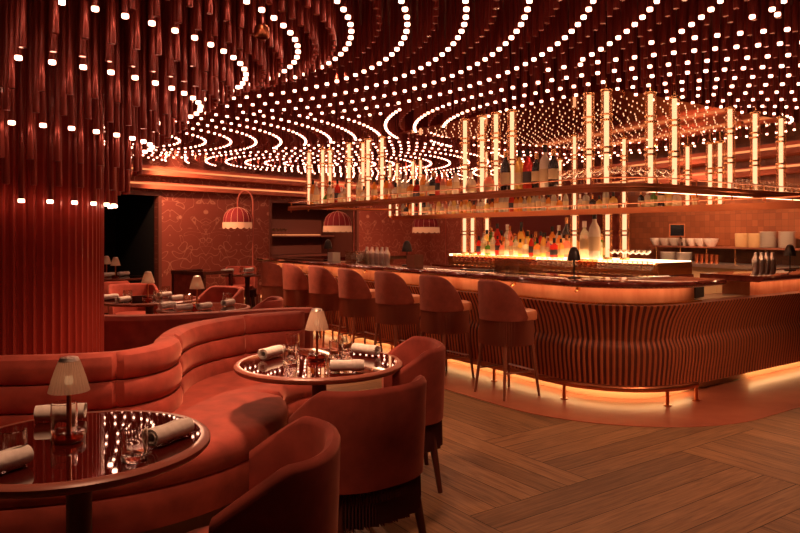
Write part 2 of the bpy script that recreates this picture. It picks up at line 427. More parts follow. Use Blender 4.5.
# cove cornices on the back and right walls
def cornice(name, f, a, b, sgn=1):
    mb = MB()
    for (z0, z1, m) in ((2.36, 2.44, .20), (2.44, 2.50, .13), (2.62, 2.70, .34), (2.70, 2.80, .26)):
        mb.prism([f(a, 0), f(b, 0), f(b, m), f(a, m)], z0, z1)
    return struct(mb.build(name, 'trim', smooth=False))
cornice('trim_3', BW, T_B0, T_END); cornice('trim_4', RW, -6.5, 10.4)
for nm, f, a, b in (('trim_5', BW, T_B0, T_END), ('trim_6', RW, -6.5, 10.4)):
    mb = MB()
    mb.prism([f(a, .14), f(b, .14), f(b, .19), f(a, .19)], 2.445, 2.475)
    mb.prism([f(a, .27), f(b, .27), f(b, .33), f(a, .33)], 2.705, 2.735)
    struct(mb.build(nm, 'wallstrip', smooth=False))
mb = MB(); mb.prism([BW(T_DOOR1 + .1, .02), BW(T_N0 - .1, .02), BW(T_N0 - .1, .06), BW(T_DOOR1 + .1, .06)], 0.03, .09); struct(mb.build('baseboard_back', 'wallstrip', smooth=False))

# ------------------------------------------------------------------ floor
def floor_boards():
    """panels of parallel boards laid in a big herringbone, each panel edged by a border board"""
    vs, fs, uvs = [], [], []
    ang = math.atan2(NY, NX)
    ca, sa = math.cos(ang), math.sin(ang)
    ox, oy = 1.15, 4.2
    def board(cx, cy, L, W, along):
        g = .0025; hx, hy = (L / 2 - g, W / 2 - g) if along else (W / 2 - g, L / 2 - g)
        k = len(vs)
        for a, b in ((-hx, -hy), (hx, -hy), (hx, hy), (-hx, hy)):
            x, y = cx + a, cy + b
            vs.append((ox + x * ca - y * sa, oy + x * sa + y * ca, 0))
            uvs.append((a, b) if along else (b, a))
        fs.append((k, k + 1, k + 2, k + 3))
    W = .19; n = 5; PW = n * W; PL = 2 * PW
    # herringbone of panels PW x PL
    for i in range(-9, 10):
        for j in range(-9, 10):
            bx = i * PW + j * PW * 0 ; 
            x0 = i * PW + j * 2 * PW; y0 = -i * PW * -1 + 0
            x0 = i * PW + j * 2 * PW; y0 = i * PW - j * 2 * PW
            # horizontal panel at (x0,y0) size PL x PW, vertical panel next to it
            for k in range(n): board(x0 + PL / 2, y0 + (k + .5) * W, PL, W, True)
            for k in range(n): board(x0 + (k + .5) * W + PL, y0 + PL / 2 - PW + PW - 0 - PW + 0, PL, W, False)
    me = bpy.data.meshes.new('floor'); me.from_pydata(vs, [], fs)
    lay = me.uv_layers.new(name='grain')
    for lp in me.loops: lay.data[lp.index].uv = uvs[lp.vertex_index]
    me.materials.append(M['floor'])
    o = bpy.data.objects.new('floor', me); COL.objects.link(o); o.location.z = .0; return struct(o)
floor_boards()
mb = MB(); mb.prism([(-9, -4), (10, -4), (10, 23), (-9, 23)], -.1, -.003); struct(mb.build('floor_base', 'black', smooth=False))
# red marble apron round the bar
ap = bar_path(-.80, 7.5, 5.5, .66, .3, 4)
mb = MB(); inner = bar_path(.3, 7.5, 5.5, .66, .3, 4)
mb.prism(ap + inner[::-1], -.002, .004); struct(mb.build('floor_apron', 'floor_marble', smooth=False))

# ------------------------------------------------------------------ fluted column
KX, KY, KR = -2.63, 4.60, .605
mb = MB(); nfl = 70; prof = []
PH = (0, .20, .25, .40, .6, .8, .95)
for i in range(nfl * 7):
    ph = PH[i % 7]; t = 2 * PI * (i // 7 + ph) / nfl
    r = KR - (.034 * math.sin(PI * (ph - .2) / .8) ** .6 if ph > .2 else 0)
    prof.append((KX + r * math.cos(t), KY + r * math.sin(t)))
mb.prism(prof, 0, CEIL); struct(mb.build('column', 'column', ang=35))
M_ = None

# ------------------------------------------------------------------ bronze mirror soffit above the bar
SOF = 2.95
sof = [L1(4.5, .75), L1(.75, .75), L2(4.6, .75), L2(4.6, 4.5)]
mb = MB(); mb.prism(sof, SOF, CEIL - .01); struct(mb.build('ceiling_soffit', 'mirror', smooth=False))
def in_soffit(x, y):
    dx, dy = x - CX, y - CY; n = dx * NX + dy * NY; s = dx * UX + dy * UY
    t = dx * EX + dy * EY; n2 = dx * MX + dy * MY
    return n > .70 and n2 > .70 and s < 4.55 and t < 4.65
mb = MB(); cnt = 0  # dots added on the soffit in place of reflected ceiling lights
for a in range(0, 30):
    for b in range(0, 27):
        n = .90 + a * .145 + random.uniform(-.022, .022); s = .92 + b * .135 + .07 * (a % 2) + .09 * math.sin(n * 2.2) + random.uniform(-.022, .022)
        if s > 4.35 or n > 4.4: continue
        x, y = L1(s, n)
        mb.lathe([(0, SOF - .012), (.0065, SOF - .008), (.0065, SOF - .0005)], 6, (x, y, 0)); cnt += 1
o = mb.build('pin_lights', 'pin'); o['kind'] = 'stuff'; tag(o, 'tiny glowing pin lights dotted over the bronze mirror above the bar', 'pin lights')

# ------------------------------------------------------------------ hanging rods with glowing tips
def rod_profile(h, lit):
    a = [(.0135, h), (.0125, .42), (.0185, .05), (.0185, 0)]
    return a
_rodmesh = {}
def rod_mesh(z, lit):
    k = (round(z, 2), lit)
    if k not in _rodmesh:
        mb = MB(); h = CEIL - k[0]
        mb.lathe([(.011, h), (.011, .45), (.0185, .03), (.0185, 0), (0, 0)], 10)
        o = mb.build('hanging_rod', 'rod'); _rodmesh[k] = o.data; bpy.data.objects.remove(o)
    return _rodmesh[k]
mb = MB(); mb.lathe([(0, -.021), (.015, -.021), (.018, -.018), (.018, -.003), (.016, 0), (0, 0)], 10)
_o = mb.build('light_tip', 'tip'); TIP = _o.data; bpy.data.objects.remove(_o)

A0 = (KX, KY)
rings = [(.675, 1.70, 1), (.92, 2.12, 2), (1.25, 2.413, 3), (1.565, 2.639, 4), (1.93, 2.80, 5)] + [(2.30 + .379 * (k - 6), 2.90, k) for k in range(6, 24)]
CEN = {'A': A0, 'B': (-4.4, 10.1), 'C': (-1.6, 13.9), 'D': (3.9, 9.0), 'E': (5.0, 15.5)}
def owner(x, y):
    return min(CEN, key=lambda c: math.hypot(x - CEN[c][0], y - CEN[c][1]))
def visible(x, y, z, lit_only=True):
    if y < 2.0: return False
    if y < 3.4: return lit_only and abs(x) < 3.2
    px = 400 + F * x / y; py = 233 - F * (z - EYE) / y
    return -70 < px < 870
def in_room(x, y):
    d = (x - BWX) * VY - (y - BWY) * VX        # metres in front of the back wall
    d2 = -((x - RWX) * WY - (y - RWY) * WX)
    return d > .45 and d2 > .45
lit, dark = [], []
def place(lst, x, y, z, ring):
    if math.hypot(x - KX, y - KY) < KR + .04 or in_soffit(x, y) or not in_room(x, y) or not visible(x, y, z, lst is lit): return
    lst.append((x, y, z, ring))
def ring_points(cx, cy, r, step, off=0):
    n = max(6, int(2 * PI * r / step))
    for i in range(n):
        t = 2 * PI * (i + off) / n; yield cx + r * math.cos(t), cy + r * math.sin(t)
for i, (r, z, k) in enumerate(rings):
    st = .155
    for x, y in ring_points(KX, KY, r, st):
        if owner(x, y) == 'A' or k <= 3: place(lit, x, y, z, k)
    if i + 1 < len(rings):
        r2, z2, _ = rings[i + 1]
        for q in ((.34, .67) if k <= 5 else (.5,)):
            for x, y in ring_points(KX, KY, r + (r2 - r) * q, st * (.9 if k <= 5 else 1), q):
                if owner(x, y) == 'A' or k <= 3: place(dark, x, y, z + (z2 - z) * q + (.02 if k > 5 else -.06), k)
for c, r0, dr, n, st in (('B', .37, .375, 16, .155), ('C', .35, .375, 20, .155), ('D', .3, .379, 24, .145), ('E', .3, .379, 20, .155)):
    cx, cy = CEN[c]
    for i in range(n):
        for x, y in ring_points(cx, cy, r0 + i * dr, st):
            if owner(x, y) == c: place(lit, x, y, 2.90, c)
        for x, y in ring_points(cx, cy, r0 + (i + .5) * dr, st):
            if owner(x, y) == c: place(dark, x, y, 2.92, c)
def rank(lst):
    def key(p):
        x, y, z, k = p; px = 400 + F * x / y; py = 233 - F * (z - EYE) / y
        vis = 2 < px < 798 and py > 2
        return (0 if vis else 1, y)
    return sorted(lst, key=key)
lit, dark = rank(lit), rank(dark)
NEAR = 290
def ring_word(k):
    if k == 1: return 'lowest ring, hugging the fluted column'
    if isinstance(k, int) and k <= 5: return '%s ring from the fluted column, hanging low' % nth(k)
    if isinstance(k, int): return '%s ring from the fluted column, hanging high' % nth(k)
    return {'B': 'ring cluster beyond the fluted column', 'C': 'ring cluster before the patterned wall', 'D': 'curved rows above the short side of the bar', 'E': 'rows beyond the bar'}[k]
for x, y, z, k in lit[:NEAR]:
    o = bpy.data.objects.new('hanging_light_rod', rod_mesh(z, True)); COL.objects.link(o); o.location = (x, y, round(z, 2))
    tag(o, 'red ceiling rod with glowing tip, %s' % ring_word(k), 'pendant light', 'lit ceiling rods, ' + ring_word(k))
    t = bpy.data.objects.new('light_tip', TIP); COL.objects.link(t); t.parent = o; t['label'] = 'glowing white light tip'
for x, y, z, k in dark[:NEAR]:
    o = bpy.data.objects.new('hanging_dark_rod', rod_mesh(z, False)); COL.objects.link(o); o.location = (x, y, round(z, 2))
    tag(o, 'unlit red ceiling rod, just outside the %s' % ring_word(k), 'ceiling rod', 'unlit ceiling rods, ' + ring_word(k))
mr, mt, md = MB(), MB(), MB()
for x, y, z, k in lit[NEAR:]:
    mr.lathe([(.011, CEIL - z), (.011, .45), (.0185, 0), (0, 0)], 5, (x, y, z)); mt.lathe([(0, -.020), (.0165, -.020), (.0165, 0), (0, 0)], 6, (x, y, z))
for x, y, z, k in dark[NEAR:]:
    md.lathe([(.011, CEIL - z), (.011, .45), (.0185, 0), (0, 0)], 5, (x, y, z))
o = mr.build('hanging_light_rods', 'rod'); o['kind'] = 'stuff'; tag(o, 'distant field of slim ceiling rods with glowing tips', 'pendant lights')
t = mt.build('light_tips', 'tip', o); t['kind'] = 'stuff'; t['label'] = 'glowing white light tips'
o = md.build('hanging_dark_rods', 'rod'); o['kind'] = 'stuff'; tag(o, 'distant field of slim unlit ceiling rods between the glowing rows', 'ceiling rods')
print('RODS', len(lit), len(dark), 'PINS', cnt)

# ceiling spot fixture among the rods
def spot_fixture(x, y, z, label, target, power, size=70, blend=.6, rad=.05, drop=None):
    t = thing('ceiling_spotlight', label, 'spotlight', (x, y, z))
    mb = MB(); mb.cyl((0, 0, .05), (0, 0, CEIL - z), .008, n=8); mb.build('stem', 'rod', t)
    mb = MB(); mb.lathe([(.0, .06), (.035, .06), (.042, .05), (.045, 0), (.040, -.012), (.034, -.012), (.034, .03), (0, .03)], 16); mb.build('can', 'copper', t)
    l = bpy.data.lights.new('spot', 'SPOT'); l.energy = power; l.color = WARM; l.spot_size = R(size); l.spot_blend = blend; l.shadow_soft_size = rad
    lo = bpy.data.objects.new('spot_lamp', l); COL.objects.link(lo); lo.location = (x, y, z - .03)
    d = Vector(target) - lo.location; lo.rotation_euler = d.to_track_quat('-Z', 'Y').to_euler()
    return t
SPOTS = True

# ------------------------------------------------------------------ bar
bar = thing('bar_counter', 'long fluted copper-toned bar front with glowing onyx band and base light', 'bar', (0, 0, 0))
# fluted front: two tiers of reeds
def die():
    path = resample(bar_path(0, BAR_END, 4.4, .66, .05, 2), .0052)
    N = normals(path); zs = [(.085, .0), (.20, -.012), (.32, -.03), (.41, -.036), (.455, -.034), (.49, -.022), (.52, -.008), (.545, .0), (.57, -.005), (.64, -.02), (.72, -.045), (.80, -.085), (.845, -.11), (.86, -.112), (.86, .03)]
    rows = []
    for i, (x, y, nx, ny, L) in enumerate(N):
        ph = (i % 10) / 10; fl = (.004, .010, .012, .012, .010, .004)[i % 10] if i % 10 < 6 else -.001
        row = []
        for j, (z, n) in enumerate(zs):
            out = -n + (fl if j < len(zs) - 1 else 0) - .02
            row.append((x + nx * out, y + ny * out, z))
        rows.append(row)
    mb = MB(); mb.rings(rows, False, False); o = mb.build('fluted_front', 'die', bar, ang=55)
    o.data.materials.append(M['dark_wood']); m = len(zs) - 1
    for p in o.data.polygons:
        if (p.index // m) % 10 in (5, 6, 7, 8, 9): p.material_index = 1  # gap faces coloured dark to put in the shade between reeds
    return o
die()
mb = MB(); sweep(mb, bar_path(.05, BAR_END, 1.06), [(0, .858), (0, 1.02), (-.3, 1.02), (-.3, .858)]); mb.build('lit_panel', 'onyx', bar, smooth=False)
mb = MB(); sweep(mb, [L2(2.05 + i * .2, .05) for i in range(12)], [(0, .858), (0, 1.02), (-.3, 1.02), (-.3, .858)]); mb.build('lit_panel', 'onyx', bar, smooth=False)
mb = MB(); sweep(mb, bar_path(.0, BAR_END, 1.06), [(.03, .862), (.03, .876), (-.06, .876), (-.06, .862)]); mb.build('brass_bead', 'brass', bar, smooth=False)
mb = MB(); sweep(mb, bar_path(.10, BAR_END, 4.4), [(0, .0), (0, .86), (-.3, .86), (-.3, .0)]); mb.build('plinth', 'plinth', bar, smooth=False)
mb = MB(); sweep(mb, bar_path(.045, BAR_END - .05, 1.0), [(.02, .085), (.02, .10), (-.02, .10), (-.02, .085)]); mb.build('base_light', 'strip', bar, smooth=False)
mb = MB(); sweep(mb, [L2(2.05 + i * .2, .045) for i in range(12)], [(.02, .085), (.02, .10), (-.02, .10), (-.02, .085)]); mb.build('base_light', 'strip', bar, smooth=False)
mb = MB(); sweep(mb, bar_path(-.03, BAR_END - .05, .95), [(.008, 1.008), (.008, 1.018), (-.008, 1.018), (-.008, 1.008)]); mb.build('counter_light', 'soft_strip', bar, smooth=False)
mb = MB(); sweep(mb, [L2(2.05 + i * .2, -.03) for i in range(12)], [(.008, 1.008), (.008, 1.018), (-.008, 1.018), (-.008, 1.008)]); mb.build('counter_light', 'soft_strip', bar, smooth=False)
# worktops
edge = [(.22, 1.030), (.235, 1.036), (.245, 1.05), (.245, 1.062), (.235, 1.075), (.22, 1.08), (-.42, 1.08), (-.42, 1.02), (.20, 1.02)]
def worktop(name, path, label):
    mb = MB(); sweep(mb, path, edge); o = mb.build(name, 'counter', ang=30); return tag(o, label, 'countertop')
worktop('marble_countertop', bar_path(0, BAR_END + .1, 1.1, .66, .15, 4), 'long polished dark red marble bar top running round the corner')
worktop('marble_countertop', [L2(1.75 + i * .2, 0) for i in range(14)], 'short polished dark red marble bar top right of the gap')
# end of bar towards the patterned wall
mb = MB(); mb.prism([L1(BAR_END + .005, 0), L1(BAR_END + .1, 0), L1(BAR_END + .1, 2.5), L1(BAR_END + .005, 2.5)], 0, 1.018); o = mb.build('bar_return', 'die', smooth=False); tag(o, 'plain end wall of the bar nearest the patterned wallpaper', 'bar end')
mb = MB(); mb.prism([L1(BAR_END - .45, .42), L1(BAR_END + .2, .42), L1(BAR_END + .2, 2.6), L1(BAR_END - .45, 2.6)], 1.022, 1.08); o = mb.build('marble_countertop', 'counter', smooth=False); tag(o, 'dark marble top across the far end of the bar', 'countertop')
# foot rail
fr = thing('foot_rail', 'round copper foot rail on short posts along the bar base', 'foot rail', (0, 0, 0))
rp = [(x, y, .15) for x, y in bar_path(-.165, BAR_END - .2, .75, .66, .2, 5)]
mb = MB(); mb.tube(rp, .028, 10); mb.build('rail', 'copper', fr)
acc = resample([(x, y) for x, y, z in rp], .92)
for x, y in acc[1:] + [rp[-1][:2]]:
    mb = MB(); mb.cyl((x, y, .004), (x, y, .14), .016, n=10); mb.lathe([(0, .004), (.035, .004), (.035, .012), (0, .012)], 12, (x, y, 0)); mb.build('post', 'copper', fr)
# bag hooks under the worktop
for i, px in enumerate((324, 366, 429, 514, 578)):
    x, y = P1(px, -.0)
    mb = MB(); mb.box((x - NX * .0, y, .99), (.03, .03, .03), R(43)); mb.tube([(x, y, .985), (x - NX * .03, y - NY * .03, .96), (x - NX * .045, y - NY * .045, .975)], .006, 6)
    o = mb.build('bag_hook', 'brass'); tag(o, 'small brass bag hook under the bar top, %s from the left' % nth(i + 1), 'hook', 'bag hooks under the bar top')

# ------------------------------------------------------------------ bar stools
def shell(mb, rx, ry, thick, z0, zb, za, a_end=112, flare=0.04, n=44, power=2.6, qs=.42, pq=1.15):
    rows = []
    for i in range(n + 1):
        f = -1 + 2 * i / n; a = R(a_end * f)
        # direction: angle measured from -Y
        dx, dy = math.sin(a), -math.cos(a)
        k = (abs(dx) ** power + abs(dy) ** power) ** (-1 / power)
        q = min(1, max(0, (abs(f) - qs) / (1 - qs))); q = q ** pq
        zt = zb + (za - zb) * q
        row = []
        for t_, z in ((0, z0), (.6, z0 + (zt - z0) * .5), (1, zt - .02)):
            e = 1 + flare * t_
            row.append((rx * k * dx * e, ry * k * dy * e, z))
        e = 1 + flare
        for dr, dz in ((-.15, -.005), (-.5, .004), (-.85, -.005)):
            row.append((rx * k * dx * e + dx * thick * dr, ry * k * dy * e + dy * thick * dr, zt + dz))
        for t_, z in ((1, zt - .02), (.6, z0 + (zt - z0) * .5), (0, z0)):
            e = 1 + flare * t_
            row.append((rx * k * dx * e - dx * thick, ry * k * dy * e - dy * thick, z))
        rows.append(row)
    mb.rings(rows, True, True)
def pad(mb, rx, ry, z0, z1, power=2.8, n=40, cy=0, y_min=-9):
    rows = []
    for sc_, z in ((.0, z0), (.94, z0), (1, z0 + .012), (1, z1 - .03), (.96, z1 - .008), (.85, z1), (0, z1 + .006)):
        row = []
        for i in range(n):
            a = 2 * PI * i / n; dx, dy = math.cos(a), math.sin(a); k = (abs(dx) ** power + abs(dy) ** power) ** (-1 / power)
            row.append((rx * k * dx * sc_, cy + ry * k * dy * sc_, z))
        rows.append(row)
    mb.rings(rows, True, False)
def fringe(mb, rx, ry, z0, z1, a0, a1, n=150, power=2.6):
    rows = []
    for i in range(n + 1):
        a = R(a0 + (a1 - a0) * i / n); dx, dy = math.sin(a), -math.cos(a); k = (abs(dx) ** power + abs(dy) ** power) ** (-1 / power)
        j = .006 * (1 if i % 2 else -1); zz = z0 + (.015 * ((i * 7) % 5) / 5)
        x, y = rx * k * dx, ry * k * dy
        rows.append([(x + dx * j, y + dy * j, z1), (x + dx * j * 1.6, y + dy * j * 1.6, zz), (x + dx * (j * 1.6 - .006), y + dy * (j * 1.6 - .006), zz), (x + dx * (j - .006), y + dy * (j - .006), z1)])
    mb.rings(rows, True, True)
def make_stool(label):
    t = thing('bar_stool', label, 'bar stool', (0, 0, 0), 0, 'bar stools along the long bar front')
    mb = MB(); shell(mb, .245, .24, .045, .70, 1.065, .75, 98, .06, 44, 2.4, .10, 2.8); mb.build('backrest', 'stool_cloth', t)
    mb = MB(); pad(mb, .205, .225, .69, .785, cy=.055); mb.build('seat', 'leather', t)
    mb = MB(); pad(mb, .22, .22, .655, .69, cy=.01); mb.build('seat_frame', 'stool_wood', t)
    mb = MB(); fringe(mb, .235, .225, .47, .70, -128, 128); mb.build('fringe', 'stool_fringe', t)
    for sx in (-1, 1):
        for sy in (-1, 1):
            mb = MB(); mb.cyl((sx * .15, sy * .14, .66), (sx * .215, sy * .205, 0), .021, .012, 10); mb.build('leg', 'stool_wood', t)
    fy = .18; mb = MB(); mb.cyl((-.19, fy, .23), (.19, fy, .23), .009, n=8); mb.build('footrest', 'steel', t)
    mb = MB(); mb.cyl((-.185, -.17, .23), (-.19, .175, .23), .008, n=8); mb.cyl((.185, -.17, .23), (.19, .175, .23), .008, n=8); mb.build('stretcher', 'stool_wood', t)
    return t
face_bar = math.atan2(NY, NX) - PI / 2       # local +Y looks at the bar
ST = [1.0, 1.92, 2.79, 3.62, 4.44, 5.22, 5.98]
desc = ['nearest the bar corner', 'second from the bar corner', 'third from the bar corner', 'in the middle of the row, fourth from the corner', 'third from the far end of the row', 'second from the far end of the row', 'at the far end of the row']
stool0 = None
for i, s in enumerate(ST):
    x, y = L1(s, -.445 - random.uniform(-.01, .01)); rz = face_bar + R((-4, 2, 3, -3, 2, -2, 8)[i])
    lb = 'rust upholstered bar stool with fringe, ' + desc[i]
    if stool0 is None: stool0 = make_stool(lb); stool0.location = (x, y, .004); stool0.rotation_euler.z = rz
    else: copy_tree(stool0, (x, y, .004), rz, lb)

# ------------------------------------------------------------------ overhead racks with tube lights
RZ = 1.93
rack = thing('bottle_rack', 'copper bottle rack hanging above the bar front, with gallery rail', 'hanging shelf', (0, 0, 0))
rpath = bar_path(.30, 6.8, 4.4, .66, .2, 8)
mb = MB(); sweep(mb, rpath, [(.205, RZ - .058), (.205, RZ + .020), (.192, RZ + .020), (.192, RZ - .058)]); mb.build('front_lip', 'copper', rack, smooth=False)
mb = MB(); sweep(mb, rpath, [(.19, RZ - .028), (.20, RZ), (-.20, RZ), (-.20, RZ - .028)]); mb.prism([L1(6.8, .1), L1(6.4, .1), L1(6.4, 2.2), L1(6.8, 2.2)], RZ - .03, RZ - .002); mb.build('shelf_board', 'copper', rack, smooth=False)
for n, zz, r in ((.11, RZ + .075, .006), (.10, RZ - .014, .010)):
    mb = MB(); mb.tube([(x, y, zz) for x, y in bar_path(n, 6.79, 4.4, .66, .3, 8)], r, 8); mb.build('gallery_rail', 'copper', rack)
for x, y in resample(bar_path(.11, 6.7, 4.4, .66, .2, 8), .62):
    mb = MB(); mb.cyl((x, y, RZ - .075), (x, y, RZ + .08), .007, n=8); mb.lathe([(0, RZ - .095), (.012, RZ - .085), (.012, RZ - .07), (0, RZ - .06)], 8, (x, y, 0)); mb.build('rail_post', 'copper', rack)
mb = MB(); sweep(mb, bar_path(.36, 6.7, 4.4, .66, .2, 8), [(.012, RZ - .036), (.012, RZ - .029), (-.012, RZ - .029), (-.012, RZ - .036)]); mb.build('under_shelf_light', 'soft_strip', rack, smooth=False)  # added strip behind the lip, brightens the bar top
mb = MB(); sweep(mb, bar_path(.47, 6.7, 4.4, .66, .2, 8), [(.01, RZ + .001), (.01, RZ + .012), (-.01, RZ + .012), (-.01, RZ + .001)]); mb.build('shelf_light', 'soft_strip', rack, smooth=False)  # added backlight out of sight on the board, brightens the bottles
mb = MB(); sweep(mb, bar_path(.155, 6.7, 4.4, .66, .2, 8), [(.006, RZ + .001), (.006, RZ + .009), (-.006, RZ + .009), (-.006, RZ + .001)]); mb.build('shelf_light', 'soft_strip', rack, smooth=False)  # second added strip, hidden by the lip, lights bottles from the front
BZ, BN = 1.78, 2.1
brack = thing('bottle_rack', 'copper shelf over the back bar, behind the front rack', 'hanging shelf', (0, 0, 0))
mb = MB(); sweep(mb, [L1(6.35 - i * .3, BN) for i in range(26)], [(.205, BZ - .05), (.205, BZ + .020), (.192, BZ + .020), (.192, BZ - .05)]); mb.build('front_lip', 'copper', brack, smooth=False)
mb = MB(); sweep(mb, [L1(6.35 - i * .3, BN) for i in range(26)], [(.19, BZ - .03), (.19, BZ - .002), (-.2, BZ - .002), (-.2, BZ - .03)]); mb.build('shelf_board', 'copper', brack, smooth=False)
mb = MB(); mb.tube([(*L1(6.35, BN - .19), BZ + .07), (*L1(-1.1, BN - .19), BZ + .07)], .006, 8); mb.build('gallery_rail', 'copper', brack)
mb = MB(); sweep(mb, [L1(6.2 - i * .3, BN + .05) for i in range(25)], [(.012, BZ - .036), (.012, BZ - .029), (-.012, BZ - .029), (-.012, BZ - .036)]); mb.build('under_shelf_light', 'soft_strip', brack, smooth=False)  # added hidden strip that lights the ledge bottles below
for q in (.16, -.155):
    mb = MB(); sweep(mb, [L1(6.2 - i * .3, BN + q) for i in range(25)], [(.008, BZ + .001), (.008, BZ + .010), (-.008, BZ + .010), (-.008, BZ + .001)]); mb.build('shelf_light', 'soft_strip', brack, smooth=False)  # added strips, unseen from below, to brighten the back rack bottles
for i in range(11):
    x, y = L1(6.3 - i * .72, BN - .19); mb = MB(); mb.cyl((x, y, BZ - .05), (x, y, BZ + .075), .007, n=8); mb.build('rail_post', 'copper', brack)

def make_tube(h, label, r=.027):
    t = thing('tube_light', label, 'tube light')
    mb = MB(); mb.lathe([(0, .03), (r * .85, .03), (r * .85, h - .04), (0, h - .04)], 14); mb.build('glowing_core', 'tube', t)
    mb = MB(); mb.lathe([(r * 1.85, .025), (r * 1.85, h - .035)], 20); mb.build('glass_sleeve', 'sleeve', t)
    mb = MB(); mb.lathe([(0, h - .04), (r * 1.95, h - .04), (r * 2.1, h - .032), (r * 2.1, h - .02), (r * 1.3, h - .008), (r * .6, h), (r * .25, h + .02), (r * .25, h + .09), (0, h + .09)], 16); mb.build('top_cap', 'brass', t)
    mb = MB(); mb.lathe([(0, 0), (r * 2.0, 0), (r * 2.0, .03), (0, .03)], 16); mb.build('base_cap', 'brass', t)
    k = max(1, int(round(h / .34)))
    for i in range(1, k):
        z = h * i / k + .03
        for dz in (-.026, .026):
            mb = MB(); mb.lathe([(r * 1.0, z + dz - .009), (r * 2.2, z + dz - .009), (r * 2.2, z + dz + .009), (r * 1.0, z + dz + .009)], 16); mb.build('brass_ring', 'brass', t)
    return t
tube_protos = {}
TUBES = []
def put_tube(x, y, z, h, label, group, r=.027):
    TUBES.append((x, y, z, r * 2.2))
    k = (round(h, 2), r)
    if k not in tube_protos: t = make_tube(k[0], label, r); tube_protos[k] = t; t.location = (x, y, z); t['group'] = group
    else: copy_tree(tube_protos[k], (x, y, z), 0, label, group)
front_px = [(309, .3), (322.7, .3), (330, .42), (349, .26), (363, .40), (368, .26), (382, .3), (465, .3), (482, .3), (496, .3), (512, .34), (589, .30), (606.5, .3)]
for i, (px, n) in enumerate(front_px):
    x, y = P1(px, n); put_tube(x, y, RZ, .92, 'glowing glass tube light with brass rings, %s from the left on the front rack' % nth(i + 1), 'tube lights on the front rack')
k = len(front_px)
for i, px in enumerate((650.5, 674.5, 730, 755, 781)):
    x, y = P2(px, .3); put_tube(x, y, RZ, .92, 'glowing glass tube light with brass rings, %s from the left on the front rack' % nth(k + i + 1), 'tube lights on the front rack')
for i, (px, n, h) in enumerate(((390, BN, 1.0), (397, BN, 1.0), (413, BN, 1.0), (420.5, BN, 1.0), (486, BN + .1, 1.0), (574.5, BN, 1.02), (560, BN + .12, .75), (624, BN, .9), (687.5, BN, .72), (710, BN, .72), (720, BN, .72))):
    x, y = P1(px, n); put_tube(x, y, BZ, h, 'slimmer glowing tube light over the back bar, %s from the left' % nth(i + 1), 'tube lights on the back rack', .023)

# ------------------------------------------------------------------ back bar island
S0, S1 = .98, 4.72
bb = thing('back_bar', 'dark marble back bar with a stepped glowing bottle ledge', 'back bar', (0, 0, 0))
def slab(name, m, n0, n1, z0, z1, s0=S0, s1=S1, parent=bb, sm=False):
    mb = MB(); mb.prism([L1(s0, n0), L1(s1, n0), L1(s1, n1), L1(s0, n1)], z0, z1); return mb.build(name, m, parent, smooth=sm)
slab('cabinet_body', 'marble', 1.55, 2.5, 0, .97); slab('lower_step', 'marble', 1.53, 2.5, .97, 1.02, S0 - .02)
slab('bottle_ledge', 'brass', 1.85, 2.5, 1.02, 1.165); slab('glowing_top', 'ledge_glow', 1.87, 2.48, 1.165, 1.175)
for i, (px, n) in enumerate(((464.5, 1.97), (472.5, 1.97), (487, 2.32), (574.5, 1.97), (607.5, 1.97), (624.5, 2.05))):
    x, y = P1(px, n)
    put_tube(x, y, 1.175, .59, 'glowing glass post light standing on the bottle ledge, %s from the left' % nth(i + 1), 'post lights on the bottle ledge', .030)

mb = MB(); mb.prism([L1(S0 + .05, 1.835), L1(S1 - .05, 1.835), L1(S1 - .05, 1.85), L1(S0 + .05, 1.85)], 1.15, 1.163); mb.build('ledge_light', 'soft_strip', bb, smooth=False)
# ------------------------------------------------------------------ bottles
BC = {'amber': (.90, .42, .10), 'clear': (.95, .86, .70), 'green': (.22, .40, .08), 'dark': (.02, .012, .01), 'red': (.75, .08, .05), 'pink': (.90, .40, .28), 'golden': (.95, .66, .22), 'white': (.80, .66, .48), 'blue': (.05, .08, .35)}
def bottle_mat(name, v, clear):
    m = mat(name, v, .12, Coat_Weight=.5); n, l, b = nodes(m)
    t = n.new('ShaderNodeBsdfTransparent'); t.inputs[0].default_value = (*[min(1, .25 + q * .95) for q in v], 1)
    mx = n.new('ShaderNodeMixShader'); mx.inputs[0].default_value = clear
    tr = n.new('ShaderNodeBsdfTranslucent'); tr.inputs[0].default_value = (*v, 1); m2 = n.new('ShaderNodeMixShader'); m2.inputs[0].default_value = .6
    l.new(b.outputs[0], m2.inputs[1]); l.new(tr.outputs[0], m2.inputs[2])
    l.new(m2.outputs[0], mx.inputs[1]); l.new(t.outputs[0], mx.inputs[2]); l.new(mx.outputs[0], n['Material Output'].inputs[0])
    return m
for c, v in BC.items():
    if c in ('dark', 'white'): M['btl_' + c] = mat(c + '_bottle', v, .12, Coat_Weight=.4)
    else: M['btl_' + c] = bottle_mat(c + '_bottle', v, .6 if c == 'clear' else .35)
M['label_pale'] = mat('paper_label', (.62, .42, .22), .7); M['label_dark'] = mat('dark_label', (.05, .03, .03), .6); M['label_red'] = mat('red_label', (.5, .04, .03), .6)
SH = {'slender': (.29, [(0, 0), (.035, 0), (.037, .01), (.037, .17), (.030, .20), (.014, .225), (.012, .27), (0, .27)], .075, .15, .037),
      'squat': (.22, [(0, 0), (.047, 0), (.05, .012), (.05, .11), (.042, .135), (.016, .155), (.014, .195), (0, .195)], .03, .09, .05),
      'square': (.26, [(0, 0), (.040, 0), (.042, .01), (.042, .16), (.036, .178), (.015, .19), (.014, .235), (0, .235)], .04, .12, .042),
      'tall': (.34, [(0, 0), (.040, 0), (.042, .01), (.042, .19), (.036, .225), (.016, .265), (.013, .315), (0, .315)], .06, .16, .042)}
bp = {}
